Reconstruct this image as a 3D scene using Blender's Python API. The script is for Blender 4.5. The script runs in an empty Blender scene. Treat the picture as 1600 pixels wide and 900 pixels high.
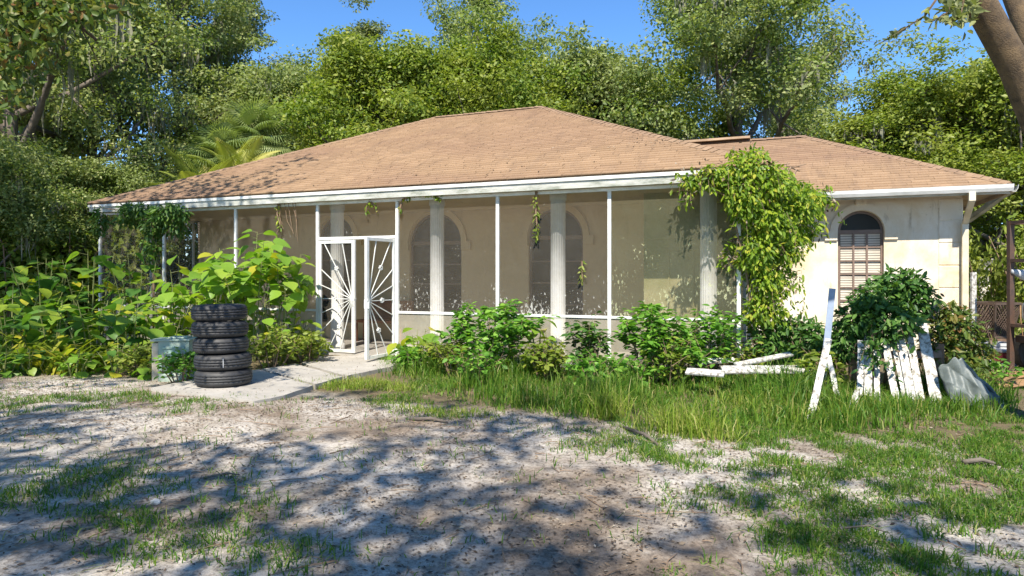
import bpy, bmesh, math, random
import numpy as np
from mathutils import Vector, Matrix

sc = bpy.context.scene
col = sc.collection
R = math.radians
# ------------------------------------------------------------------ camera, sky, sun
TH = R(22.45)
CS, SN = math.cos(TH), math.sin(TH)
CAM = (7.99, -10.11, 1.40)
F, CX, HY = 1067.0, 800.0, 430.0            # focal length in photo pixels, centre column, horizon row
cam = bpy.data.objects.new('camera', bpy.data.cameras.new('camera')); col.objects.link(cam)
cam.location = CAM; cam.rotation_euler = (R(90), 0, TH)
cam.data.sensor_width = 36; cam.data.lens = 36*F/1600; cam.data.shift_y = (HY-450)/1600
cam.data.clip_start = 0.05; cam.data.clip_end = 2000
sc.camera = cam
SUN = Vector((0.15, -0.75, 0.90)).normalized()
w = bpy.data.worlds.new('World'); sc.world = w; w.use_nodes = True
nt = w.node_tree; bg = nt.nodes['Background']
sky = nt.nodes.new('ShaderNodeTexSky'); sky.sky_type = 'NISHITA'; sky.sun_disc = False
sky.sun_elevation = math.asin(SUN.z); sky.sun_rotation = math.atan2(SUN.x, SUN.y)
sky.altitude = 2500; sky.air_density = 1.0; sky.dust_density = 0.0; sky.ozone_density = 4.0
hs = nt.nodes.new('ShaderNodeHueSaturation'); hs.inputs['Saturation'].default_value = 1.15
nt.links.new(sky.outputs[0], hs.inputs['Color']); nt.links.new(hs.outputs[0], bg.inputs[0]); bg.inputs[1].default_value = 0.15
sl = bpy.data.lights.new('sun', 'SUN'); so = bpy.data.objects.new('sun', sl); col.objects.link(so)
sl.energy = 5.0; sl.angle = R(0.53); sl.color = (1.0, 0.93, 0.82)
so.rotation_euler = SUN.to_track_quat('Z', 'Y').to_euler(); so.location = (0, -30, 40)
sc.view_settings.view_transform = 'Standard'; sc.view_settings.look = 'None'
sc.view_settings.exposure = 0.85; sc.view_settings.gamma = 1.0
cy = sc.cycles
cy.max_bounces = 8; cy.diffuse_bounces = 4; cy.glossy_bounces = 3; cy.transmission_bounces = 4; cy.transparent_max_bounces = 12

# ------------------------------------------------------------------ helpers
rng = np.random.default_rng(7)
def world(X, Y, z): return Vector((CAM[0]+CS*X-SN*Y, CAM[1]+SN*X+CS*Y, z))
def PD(u, v, Y): return world((u-CX)/F*Y, Y, CAM[2]+(HY-v)/F*Y)          # a place at depth Y metres
def PG(u, v, z=-0.06): Y = (CAM[2]-z)*F/(v-HY); return world((u-CX)/F*Y, Y, z)   # a place on the ground
def PU(u, Y, z=0.0): return world((u-CX)/F*Y, Y, z)
def to_px(x, y, z):
    dx, dy = x-CAM[0], y-CAM[1]
    X = CS*dx+SN*dy; Y = -SN*dx+CS*dy
    Ys = np.where(Y > .2, Y, .2)
    return CX+X/Ys*F, HY-(z-CAM[2])/Ys*F, Y
def vnoise(x, y, s=1.0, seed=0):
    x = np.asarray(x, float)/s+seed*17.3; y = np.asarray(y, float)/s+seed*9.1
    xi, yi = np.floor(x), np.floor(y); fx, fy = x-xi, y-yi
    fx = fx*fx*(3-2*fx); fy = fy*fy*(3-2*fy)
    def h(a, b):
        q = np.sin(a*127.1+b*311.7+seed*74.7)*43758.5453
        return q-np.floor(q)
    return (h(xi, yi)*(1-fx)+h(xi+1, yi)*fx)*(1-fy)+(h(xi, yi+1)*(1-fx)+h(xi+1, yi+1)*fx)*fy
def gz(x, y):
    n = (vnoise(x, y, 2.3, 1)-.5)*.07+(vnoise(x, y, .7, 2)-.5)*.03+(vnoise(x, y, .22, 3)-.5)*.022
    return -0.06+n
def tag(o, label=None, cat=None, group=None, kind=None):
    if label: o['label'] = label
    if cat: o['category'] = cat
    if group: o['group'] = group
    if kind: o['kind'] = kind
    return o
def link(name, me, parent=None, mat=None):
    o = bpy.data.objects.new(name, me); col.objects.link(o)
    if mat is not None and len(me.materials) == 0: me.materials.append(mat)
    if parent is not None: o.parent = parent
    return o
def empty(name, loc=(0, 0, 0), rz=0):
    o = bpy.data.objects.new(name, None); col.objects.link(o); o.location = loc; o.rotation_euler = (0, 0, rz)
    o.empty_display_size = .1
    return o
def npmesh(name, V, Fq, smooth=False):
    """V (n,3), Fq (m,k) all faces the same size"""
    V = np.asarray(V, np.float32); Fq = np.asarray(Fq, np.int32); k = Fq.shape[1]
    me = bpy.data.meshes.new(name); me.vertices.add(len(V)); me.vertices.foreach_set('co', V.ravel())
    me.loops.add(Fq.size); me.loops.foreach_set('vertex_index', Fq.ravel())
    me.polygons.add(len(Fq)); me.polygons.foreach_set('loop_start', np.arange(0, Fq.size, k, dtype=np.int32))
    me.update(calc_edges=True)
    if smooth: me.shade_smooth()
    return me
class MB:
    """collects boxes, prisms and tubes into one mesh"""
    def __init__(s): s.v = []; s.f = []
    def add(s, vs, fs):
        b = len(s.v); s.v += [tuple(p) for p in vs]; s.f += [tuple(b+i for i in q) for q in fs]; return s
    def box(s, x0, x1, y0, y1, z0, z1):
        return s.add([(x0,y0,z0),(x1,y0,z0),(x1,y1,z0),(x0,y1,z0),(x0,y0,z1),(x1,y0,z1),(x1,y1,z1),(x0,y1,z1)],
              [(0,3,2,1),(4,5,6,7),(0,1,5,4),(1,2,6,5),(2,3,7,6),(3,0,4,7)])
    def bar(s, a, b, wd, th, up=(0, 0, 1)):
        a, b = Vector(a), Vector(b); d = (b-a).normalized(); up = Vector(up)
        if abs(d.dot(up)) > .99: up = Vector((0, 1, 0))
        q = d.cross(up).normalized(); n = q.cross(d)
        q *= wd/2; n *= th/2
        return s.add([a-q-n,a+q-n,a+q+n,a-q+n,b-q-n,b+q-n,b+q+n,b-q+n],
              [(0,3,2,1),(4,5,6,7),(0,1,5,4),(1,2,6,5),(2,3,7,6),(3,0,4,7)])
    def tube(s, pts, rad, n=8, cap=True):
        pts = [Vector(p) for p in pts]; b0 = len(s.v); m = len(pts)
        if not hasattr(rad, '__len__'): rad = [rad]*m
        u = None
        for i, p in enumerate(pts):
            d = (pts[min(i+1, m-1)]-pts[max(i-1, 0)]).normalized()
            if u is None: u = d.cross(Vector((.31, .73, .2))).normalized()
            u = (u-d*u.dot(d)).normalized(); q = d.cross(u)
            for k in range(n):
                a = 2*math.pi*k/n
                s.v.append(tuple(p+(u*math.cos(a)+q*math.sin(a))*rad[i]))
        for i in range(m-1):
            for k in range(n):
                k2 = (k+1) % n
                s.f.append((b0+i*n+k, b0+i*n+k2, b0+(i+1)*n+k2, b0+(i+1)*n+k))
        if cap:
            s.f.append(tuple(b0+k for k in range(n))[::-1]); s.f.append(tuple(b0+(m-1)*n+k for k in range(n)))
        return s
    def mesh(s, name, smooth=False):
        me = bpy.data.meshes.new(name); me.from_pydata(s.v, [], s.f); me.update()
        if smooth: me.shade_smooth()
        return me
    def build(s, name, mat, parent=None, smooth=False, bevel=0):
        o = link(name, s.mesh(name, smooth), parent, mat)
        if bevel:
            m = o.modifiers.new('b', 'BEVEL'); m.width = bevel; m.segments = 2; m.limit_method = 'ANGLE'
        return o
def unit(a): return a/np.maximum(np.linalg.norm(a, axis=-1, keepdims=True), 1e-6)
def rnd_dirs(r, n): return unit(r.normal(size=(n, 3)))
def leaves(name, pos, d, nrm, L, Wd, fold=.15, two=False):
    """a cloud of separate leaves, each a folded blade"""
    pos = np.asarray(pos); n = len(pos); d = unit(d); s = unit(np.cross(d, nrm)); nn = np.cross(s, d)
    L = np.broadcast_to(np.asarray(L, float), (n,))[:, None]; Wd = np.broadcast_to(np.asarray(Wd, float), (n,))[:, None]
    if not two:
        V = np.stack([pos, pos+d*L*.45+s*Wd*.5+nn*Wd*fold, pos+d*L, pos+d*L*.45-s*Wd*.5+nn*Wd*fold], 1).reshape(-1, 3)
        return npmesh(name, V, np.arange(4*n).reshape(n, 4))
    droop = -nn*L*.12
    V = np.stack([pos, pos+d*L*.28+s*Wd*.42+nn*Wd*fold, pos+d*L*.66+s*Wd*.40+nn*Wd*fold+droop*.4, pos+d*L+droop,
                  pos+d*L*.66-s*Wd*.40+nn*Wd*fold+droop*.4, pos+d*L*.28-s*Wd*.42+nn*Wd*fold], 1).reshape(-1, 3)
    b = np.arange(n)[:, None]*6
    return npmesh(name, V, np.concatenate([b+np.array([[0, 1, 2, 3]]), b+np.array([[0, 3, 4, 5]])], 0))

# ------------------------------------------------------------------ materials
def newmat(name):
    m = bpy.data.materials.new(name); m.use_nodes = True; n = m.node_tree.nodes
    return m, m.node_tree, n['Principled BSDF'], n['Material Output']
def lnk(t, a, b): t.links.new(a, b)
def ramp(t, stops, fac=None):
    r = t.nodes.new('ShaderNodeValToRGB'); e = r.color_ramp.elements
    while len(e) < len(stops): e.new(.5)
    for i, (p, c) in enumerate(stops): e[i].position = p; e[i].color = (*c, 1) if len(c) == 3 else c
    if fac is not None: lnk(t, fac, r.inputs[0])
    return r
def noise(t, scale, detail=4, rough=.6, vec=None, dist=0):
    n = t.nodes.new('ShaderNodeTexNoise'); n.inputs['Scale'].default_value = scale; n.inputs['Detail'].default_value = detail
    n.inputs['Roughness'].default_value = rough; n.inputs['Distortion'].default_value = dist
    if vec is not None: lnk(t, vec, n.inputs['Vector'])
    return n
def coords(t, which='Object', scale=(1, 1, 1)):
    c = t.nodes.new('ShaderNodeTexCoord'); m = t.nodes.new('ShaderNodeMapping'); m.inputs['Scale'].default_value = scale
    lnk(t, c.outputs[which], m.inputs[0]); return m.outputs[0]
def mixc(t, fac, a, b, mode='MIX'):
    m = t.nodes.new('ShaderNodeMix'); m.data_type = 'RGBA'; m.blend_type = mode
    if isinstance(fac, (int, float)): m.inputs[0].default_value = fac
    else: lnk(t, fac, m.inputs[0])
    for i, q in ((6, a), (7, b)):
        if isinstance(q, tuple): m.inputs[i].default_value = (*q, 1)
        else: lnk(t, q, m.inputs[i])
    return m.outputs[2]
def bump(t, b, h, strength=.3, dist=.02):
    n = t.nodes.new('ShaderNodeBump'); n.inputs['Strength'].default_value = strength; n.inputs['Distance'].default_value = dist
    lnk(t, h, n.inputs['Height']); lnk(t, n.outputs[0], b.inputs['Normal'])
def leafmat(name, stops, trans=.35, obj=False, rough=.5, patch=None):
    m, t, b, out = newmat(name)
    if obj: src = t.nodes.new('ShaderNodeObjectInfo').outputs['Random']
    else: src = t.nodes.new('ShaderNodeNewGeometry').outputs['Random Per Island']
    c = ramp(t, stops, src).outputs[0]
    if patch:
        n = noise(t, patch[0], 2, vec=coords(t)); r = ramp(t, [(.40, (0, 0, 0)), (.62, (1, 1, 1))], n.outputs[0])
        c = mixc(t, r.outputs[0], c, mixc(t, .6, c, patch[1]))
    lnk(t, c, b.inputs['Base Color']); b.inputs['Roughness'].default_value = rough; b.inputs['Specular IOR Level'].default_value = .35
    tr = t.nodes.new('ShaderNodeBsdfTranslucent')
    lnk(t, mixc(t, 1.0, c, (1.25, 1.35, .55), 'MULTIPLY'), tr.inputs[0])
    mx = t.nodes.new('ShaderNodeMixShader'); mx.inputs[0].default_value = trans
    lnk(t, b.outputs[0], mx.inputs[1]); lnk(t, tr.outputs[0], mx.inputs[2]); lnk(t, mx.outputs[0], out.inputs[0])
    return m
def plain(name, c, rough=.6, var=.25, scale=6, bmp=.15, c2=None, metal=0, which='Object'):
    m, t, b, o = newmat(name); v = coords(t, which)
    n = noise(t, scale, 6, .65, v)
    c2 = c2 or tuple(x*(1-var) for x in c)
    r = ramp(t, [(.38, c), (.68, c2)], n.outputs[0]); lnk(t, r.outputs[0], b.inputs['Base Color'])
    b.inputs['Roughness'].default_value = rough; b.inputs['Metallic'].default_value = metal
    n2 = noise(t, scale*9, 4, .6, v); bump(t, b, n2.outputs[0], bmp, .01)
    return m

M = {}
M['oak'] = leafmat('oak_leaf', [(0, (0.073, 0.118, 0.029)), (.4, (0.140, 0.207, 0.045)), (.8, (0.230, 0.297, 0.067)), (1, (0.381, 0.381, 0.146))], .38, patch=(.55, (0.314, 0.347, 0.146)))
M['oakdark'] = leafmat('dark_oak_leaf', [(0, (0.066, 0.099, 0.031)), (.5, (0.143, 0.182, 0.051)), (1, (0.297, 0.319, 0.121))], .36, patch=(.6, (0.297, 0.308, 0.143)))
M['bright'] = leafmat('bright_leaf', [(0, (.075, .125, .018)), (.5, (.145, .225, .028)), (.85, (.235, .31, .04)), (1, (.36, .37, .07))], .42, patch=(.7, (.32, .35, .06)))
M['yellowgreen'] = leafmat('yellowgreen_leaf', [(0, (.095, .15, .02)), (.5, (.185, .265, .03)), (1, (.34, .38, .07))], .42, patch=(.8, (.32, .34, .08)))
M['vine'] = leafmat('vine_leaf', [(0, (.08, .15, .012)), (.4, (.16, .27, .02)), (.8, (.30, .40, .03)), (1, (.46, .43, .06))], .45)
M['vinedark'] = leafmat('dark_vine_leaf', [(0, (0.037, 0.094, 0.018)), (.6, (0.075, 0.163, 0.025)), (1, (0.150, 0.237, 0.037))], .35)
M['broad'] = leafmat('broad_leaf', [(0, (.06, .15, .03)), (.3, (.10, .22, .035)), (.65, (.19, .31, .035)), (.88, (.29, .38, .04)), (1, (.50, .44, .04))], .45, obj=True, rough=.42)
M['broadlit'] = leafmat('pale_broad_leaf', [(0, (.14, .27, .03)), (.5, (.22, .37, .045)), (.85, (.30, .42, .05)), (1, (.46, .42, .04))], .45, obj=True, rough=.42)
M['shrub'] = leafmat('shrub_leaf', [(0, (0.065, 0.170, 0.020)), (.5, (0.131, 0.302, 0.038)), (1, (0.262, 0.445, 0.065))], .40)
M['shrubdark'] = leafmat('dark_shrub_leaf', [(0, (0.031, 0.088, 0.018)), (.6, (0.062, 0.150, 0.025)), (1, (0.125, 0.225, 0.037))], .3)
M['russet'] = leafmat('russet_shrub_leaf', [(0, (.05, .09, .014)), (.6, (.09, .14, .02)), (.85, (.17, .17, .03)), (1, (.22, .11, .04))], .3)
M['grass'] = leafmat('grass_blade', [(0, (0.049, 0.128, 0.011)), (.55, (0.099, 0.206, 0.020)), (.85, (0.186, 0.275, 0.034)), (1, (0.354, 0.315, 0.118))], .4)
M['grasslit'] = leafmat('yellow_grass_blade', [(0, (.14, .24, .02)), (.6, (.25, .33, .04)), (1, (.42, .38, .14))], .4)
M['strap'] = leafmat('strap_leaf', [(0, (.13, .20, .02)), (.6, (.25, .30, .03)), (1, (.40, .36, .04))], .4)
M['litter'] = leafmat('dead_leaf', [(0, (.06, .042, .03)), (.4, (.13, .09, .06)), (.75, (.24, .18, .12)), (1, (.42, .36, .28))], .1, rough=.7)
M['moss'] = leafmat('spanish_moss', [(0, (.15, .155, .11)), (.6, (.22, .22, .16)), (1, (.30, .29, .21))], .3, rough=.9)
M['palm'] = leafmat('palm_leaf', [(0, (.15, .21, .07)), (.6, (.25, .32, .11)), (1, (.36, .40, .16))], .35, obj=True)
M['palmyellow'] = leafmat('yellow_palm_leaf', [(0, (.24, .29, .05)), (.6, (.36, .39, .08)), (1, (.5, .46, .13))], .4, obj=True)
M['leftoak'] = leafmat('pale_oak_leaf', [(0, (0.084, 0.140, 0.036)), (.4, (0.168, 0.241, 0.056)), (.8, (0.280, 0.347, 0.084)), (1, (0.448, 0.437, 0.179))], .40, patch=(.55, (0.370, 0.392, 0.168)))
M['bark'] = plain('bark', (.17, .14, .11), .9, c2=(.075, .06, .048), scale=5, bmp=.8)
M['barkwarm'] = plain('warm_bark', (.155, .105, .055), .9, c2=(.06, .042, .026), scale=9, bmp=1.0)  # colour darkened to stand for canopy shade on the leaning trunk
M['stem'] = plain('green_stem', (.20, .22, .07), .7)
M['drystem'] = plain('dry_stem', (.24, .16, .10), .8)
M['white'] = plain('white_paint', (.78, .78, .75), .4, c2=(.56, .56, .52), scale=3, bmp=.05)
M['rubber'] = plain('tyre_rubber', (.018, .019, .022), .6, c2=(.052, .050, .048), scale=4, bmp=.15)
M['wood'] = plain('weathered_wood', (.24, .15, .09), .7, c2=(.13, .075, .045), scale=5)
M['redwood'] = plain('reddish_wood', (.36, .15, .07), .5, c2=(.22, .085, .04), scale=4)
M['rust'] = plain('rusty_steel', (.055, .035, .026), .7, c2=(.10, .05, .03), scale=8)
M['brownframe'] = plain('brown_window_frame', (.20, .135, .10), .5, c2=(.14, .10, .08))
M['blind'] = plain('window_blind', (.62, .56, .46), .6, c2=(.52, .46, .37), scale=2, bmp=0)
M['greyplastic'] = plain('grey_plastic', (.52, .53, .54), .45, c2=(.36, .37, .38), scale=3)
M['redplastic'] = plain('red_plastic', (.48, .06, .06), .45)
M['wicker'] = plain('brown_wicker', (.10, .065, .045), .7, scale=12)
M['tarp'] = plain('grey_tarp', (.15, .17, .16), .5, c2=(.07, .085, .075), scale=5, bmp=.4)
M['husk'] = plain('palm_husk', (.34, .20, .08), .8, c2=(.20, .11, .06), scale=4, bmp=.6)
M['stone'] = plain('pale_stone', (.62, .58, .52), .8)
M['soffit'] = plain('brown_soffit', (.42, .30, .19), .8, c2=(.26, .17, .10), scale=3)
M['pink'] = plain('pink_cloth', (.55, .16, .16), .8)

def stucco(name, base, stain, mould, lo=.46, hi=.72):
    m, t, b, o = newmat(name); v = coords(t)
    n1 = noise(t, .9, 6, .68, v, .4); f1 = ramp(t, [(lo, (0, 0, 0)), (hi, (1, 1, 1))], n1.outputs[0])
    c = mixc(t, f1.outputs[0], base, stain)
    vs = coords(t, 'Object', (2.2, 2.2, .45)); n2 = noise(t, 2.6, 6, .7, vs, .2)
    f2 = ramp(t, [(.58, (0, 0, 0)), (.76, (1, 1, 1))], n2.outputs[0]); c = mixc(t, f2.outputs[0], c, mixc(t, .65, c, mould))
    n4 = noise(t, 14, 5, .7, v); f4 = ramp(t, [(.63, (0, 0, 0)), (.70, (1, 1, 1))], n4.outputs[0]); c = mixc(t, f4.outputs[0], c, mixc(t, .35, c, mould))
    lnk(t, c, b.inputs['Base Color']); b.inputs['Roughness'].default_value = .9
    n3 = noise(t, 60, 4, .6, v); bump(t, b, n3.outputs[0], .35, .008)
    return m
M['stucco'] = stucco('cream_stucco', (.74, .69, .58), (.60, .48, .29), (.24, .19, .11), .45, .72)
M['stuccotan'] = stucco('tan_stucco', (.68, .53, .32), (.58, .44, .25), (.38, .29, .17), .5, .8)
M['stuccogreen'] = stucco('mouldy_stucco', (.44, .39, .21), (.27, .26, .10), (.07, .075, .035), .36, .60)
M['spout'] = plain('stained_spout_paint', (.66, .60, .46), .6, c2=(.48, .40, .25), scale=2.5)
M['column'] = plain('column_paint', (.78, .77, .74), .6, c2=(.62, .60, .54), scale=2.5)

def fascia_mat():
    m, t, b, o = newmat('mildewed_white_fascia'); v = coords(t, 'Object', (.8, .8, 3))
    n = noise(t, 2.5, 7, .75, v); r = ramp(t, [(.34, (.56, .56, .52)), (.52, (.40, .405, .36)), (.68, (.17, .19, .14))], n.outputs[0])
    lnk(t, r.outputs[0], b.inputs['Base Color']); b.inputs['Roughness'].default_value = .55; return m
M['fascia'] = fascia_mat()
def board_mat():
    m, t, b, o = newmat('peeling_white_board'); v = coords(t, 'Object', (6, 6, 6))
    n = noise(t, 3.2, 8, .75, v, .3); r = ramp(t, [(.36, (.66, .65, .62)), (.50, (.48, .465, .425)), (.575, (.20, .18, .145)), (.8, (.12, .11, .09))], n.outputs[0])
    lnk(t, r.outputs[0], b.inputs['Base Color']); b.inputs['Roughness'].default_value = .65; bump(t, b, n.outputs[0], .3, .004); return m
M['board'] = board_mat()
def shingle_mat():
    m, t, b, o = newmat('asphalt_shingle'); g = t.nodes.new('ShaderNodeNewGeometry')
    c = ramp(t, [(0, (.255, .165, .096)), (.35, (.275, .178, .105)), (.7, (.29, .189, .111)), (1, (.32, .211, .127))], g.outputs['Random Per Island']).outputs[0]
    v = coords(t); n = noise(t, .45, 5, .6, coords(t, 'Object', (.5, 1, 1)), .5)
    f = ramp(t, [(.45, (0, 0, 0)), (.68, (1, 1, 1))], n.outputs[0]); c = mixc(t, f.outputs[0], c, mixc(t, .50, c, (.17, .095, .07)))
    ns = noise(t, 1.3, 6, .7, coords(t, 'Object', (3.2, .5, .8)), .3); fs_ = ramp(t, [(.50, (0, 0, 0)), (.72, (1, 1, 1))], ns.outputs[0]); c = mixc(t, fs_.outputs[0], c, mixc(t, .38, c, (.12, .08, .06)))
    n2 = noise(t, 90, 3, .7, v); f2 = ramp(t, [(.3, (.72, .72, .72)), (.7, (1.15, 1.15, 1.15))], n2.outputs[0]); c = mixc(t, 1.0, c, f2.outputs[0], 'MULTIPLY')
    lnk(t, c, b.inputs['Base Color']); b.inputs['Roughness'].default_value = .92; bump(t, b, n2.outputs[0], .5, .004); return m
M['shingle'] = shingle_mat()
def glass_mat():
    m, t, b, o = newmat('window_glass'); b.inputs['Base Color'].default_value = (.022, .021, .019, 1)
    b.inputs['Roughness'].default_value = .18; b.inputs['Specular IOR Level'].default_value = .12; return m
M['glass'] = glass_mat()
def screen_mat(name, base, op, dirt, lichen_top=1.7, thr=.95):
    m, t, b, o = newmat(name); v = coords(t); b.inputs['Roughness'].default_value = .9
    n = noise(t, 1.6, 6, .7, v, .3); a = ramp(t, [(.3, (op*.75,)*3), (.7, (min(1, op*1.3),)*3)], n.outputs[0])
    # pale lichen specks and runs, thick near the rail and thinning upwards
    n2 = noise(t, 30, 4, .6, coords(t, 'Object', (1, 1, .5)), .9)
    n3 = noise(t, 2.0, 3, .6, v)
    sep = t.nodes.new('ShaderNodeSeparateXYZ'); lnk(t, v, sep.inputs[0])
    mr = t.nodes.new('ShaderNodeMapRange'); mr.inputs[1].default_value = .7; mr.inputs[2].default_value = lichen_top; mr.inputs[3].default_value = .11; mr.inputs[4].default_value = -.05
    lnk(t, sep.outputs[2], mr.inputs[0])
    ad = t.nodes.new('ShaderNodeMath'); ad.operation = 'ADD'; lnk(t, n2.outputs[0], ad.inputs[0]); lnk(t, mr.outputs[0], ad.inputs[1])
    ad2 = t.nodes.new('ShaderNodeMath'); ad2.operation = 'MULTIPLY_ADD'; lnk(t, n3.outputs[0], ad2.inputs[0]); ad2.inputs[1].default_value = .55 if thr < 1 else .30; lnk(t, ad.outputs[0], ad2.inputs[2])
    sp = ramp(t, [(min(thr, .98), (0, 0, 0)), (min(thr+.05, 1), (1, 1, 1))], ad2.outputs[0])
    c = mixc(t, sp.outputs[0], base, dirt); lnk(t, c, b.inputs['Base Color'])
    mxv = t.nodes.new('ShaderNodeMath'); mxv.operation = 'MULTIPLY_ADD'; mxv.use_clamp = True
    lnk(t, sp.outputs[0], mxv.inputs[0]); mxv.inputs[1].default_value = .42; lnk(t, a.outputs[0], mxv.inputs[2])
    tr = t.nodes.new('ShaderNodeBsdfTransparent'); mx = t.nodes.new('ShaderNodeMixShader')
    lnk(t, mxv.outputs[0], mx.inputs[0]); lnk(t, tr.outputs[0], mx.inputs[1]); lnk(t, b.outputs[0], mx.inputs[2]); lnk(t, mx.outputs[0], o.inputs[0])
    return m
M['screen'] = screen_mat('insect_screen', (.12, .105, .08), .30, (.52, .51, .46))
M['doorscreen'] = screen_mat('door_screen', (.12, .105, .08), .22, (.52, .51, .46), 1.7, 1.12)
M['screenlow'] = screen_mat('sunlit_dusty_low_screen', (.42, .385, .30), .55, (.50, .48, .40), 1.7, 1.12)  # base lightened: sun glaze on the mesh painted in along with dust
M['screengreen'] = screen_mat('algae_screen', (.15, .145, .09), .34, (.40, .41, .24), 2.4)
def ground_mat():
    m, t, b, o = newmat('sandy_ground'); v = coords(t)
    n1 = noise(t, .55, 8, .68, v, .4); n2 = noise(t, 3.2, 8, .75, v, .3); n3 = noise(t, 26, 6, .75, v); n4 = noise(t, 110, 3, .7, v)
    sand = ramp(t, [(.28, (.28, .23, .18)), (.42, (.46, .41, .345)), (.58, (.57, .52, .455)), (.78, (.66, .62, .55))], n2.outputs[0]).outputs[0]
    f = ramp(t, [(.46, (0, 0, 0)), (.62, (.85, .85, .85))], n1.outputs[0]); c = mixc(t, f.outputs[0], sand, (.20, .145, .10))
    # far from the drive the ground is soil and turf
    sep = t.nodes.new('ShaderNodeSeparateXYZ'); lnk(t, v, sep.inputs[0])
    mr = t.nodes.new('ShaderNodeMapRange'); mr.inputs[1].default_value = -3.9; mr.inputs[2].default_value = -2.2; lnk(t, sep.outputs[1], mr.inputs[0])
    add = t.nodes.new('ShaderNodeMath'); add.operation = 'MULTIPLY_ADD'; lnk(t, n2.outputs[0], add.inputs[0]); add.inputs[1].default_value = .8; lnk(t, mr.outputs[0], add.inputs[2])
    ft = ramp(t, [(.62, (0, 0, 0)), (.95, (1, 1, 1))], add.outputs[0]); c = mixc(t, ft.outputs[0], c, (.17, .135, .075))
    f3 = ramp(t, [(.47, (0, 0, 0)), (.60, (1, 1, 1))], n3.outputs[0]); c = mixc(t, f3.outputs[0], c, mixc(t, .60, c, (.085, .065, .05)))
    f4 = ramp(t, [(.3, (.78, .78, .78)), (.7, (1.15, 1.15, 1.15))], n4.outputs[0]); c = mixc(t, 1.0, c, f4.outputs[0], 'MULTIPLY')
    lnk(t, c, b.inputs['Base Color']); b.inputs['Roughness'].default_value = .95; b.inputs['Specular IOR Level'].default_value = .15
    bump(t, b, n3.outputs[0], .6, .03); return m
M['ground'] = ground_mat()
def concrete_mat():
    m, t, b, o = newmat('weathered_concrete'); v = coords(t); n = noise(t, 1.4, 8, .7, v); n2 = noise(t, 30, 5, .7, v)
    c = ramp(t, [(.3, (.28, .26, .225)), (.6, (.42, .39, .345)), (.8, (.48, .45, .40))], n.outputs[0]).outputs[0]
    f = ramp(t, [(.55, (0, 0, 0)), (.7, (1, 1, 1))], n2.outputs[0]); c = mixc(t, f.outputs[0], c, mixc(t, .4, c, (.12, .1, .08)))
    lnk(t, c, b.inputs['Base Color']); b.inputs['Roughness'].default_value = .9; bump(t, b, n2.outputs[0], .3, .01); return m
M['concrete'] = concrete_mat()

# ------------------------------------------------------------------ ground
def axis(lo, hi, step, far, grow=1.35):
    a = list(np.arange(lo, hi, step)); s = step
    while a[-1] < far: s *= grow; a.append(a[-1]+s)
    s = step
    while a[0] > -far: s *= grow; a.insert(0, a[0]-s)
    return np.array(a)
gx = axis(-6, 15, .09, 600); gy = axis(-9, 1.0, .07, 600)
XX, YY = np.meshgrid(gx, gy); ZZ = gz(XX, YY)
nx, ny = len(gx), len(gy)
idx = np.arange(nx*ny).reshape(ny, nx)
Fq = np.stack([idx[:-1, :-1], idx[:-1, 1:], idx[1:, 1:], idx[1:, :-1]], -1).reshape(-1, 4)
g = link('ground', npmesh('ground', np.stack([XX, YY, ZZ], -1).reshape(-1, 3), Fq, True), None, M['ground'])
tag(g, 'sandy ground with leaf litter in front of the house', kind='structure')

def slab_mesh(name, poly, top, bot, seed):
    r = random.Random(seed); bm = bmesh.new(); pts = []
    n = len(poly)
    for i in range(n):
        a, b = Vector(poly[i]), Vector(poly[(i+1) % n]); k = max(1, int((b-a).length/.18))
        for j in range(k): pts.append(a.lerp(b, j/k)+Vector((r.uniform(-.015, .015), r.uniform(-.015, .015))))
    vs = [bm.verts.new((p.x, p.y, top)) for p in pts]
    f = bm.faces.new(vs); f.normal_update()
    if f.normal.z < 0: f.normal_flip()
    e = bmesh.ops.extrude_face_region(bm, geom=[f])
    for v in [q for q in e['geom'] if isinstance(q, bmesh.types.BMVert)]: v.co.z = top
    for v in vs: v.co.z = bot
    bmesh.ops.recalc_face_normals(bm, faces=bm.faces)
    me = bpy.data.meshes.new(name); bm.to_mesh(me); bm.free(); return me
path = tag(empty('path'), 'broken concrete walk leading from the drive to the porch door', kind='structure')
def pxpoly(l): return [(PG(u, v, 0).x, PG(u, v, 0).y) for u, v in l]
for k, pl in enumerate([[(234, 606), (397, 627), (446, 617), (488, 602), (404, 577), (310, 591)],
                        [(493, 600), (534, 588), (462, 568), (410, 576)],
                        [(540, 586.5), (600, 574), (672, 563), (645, 552), (498, 556), (470, 566)]]):
    link('concrete_slab', slab_mesh('concrete_slab', pxpoly(pl), 0.0-.004*k, -.16, k), path, M['concrete'])

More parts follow.
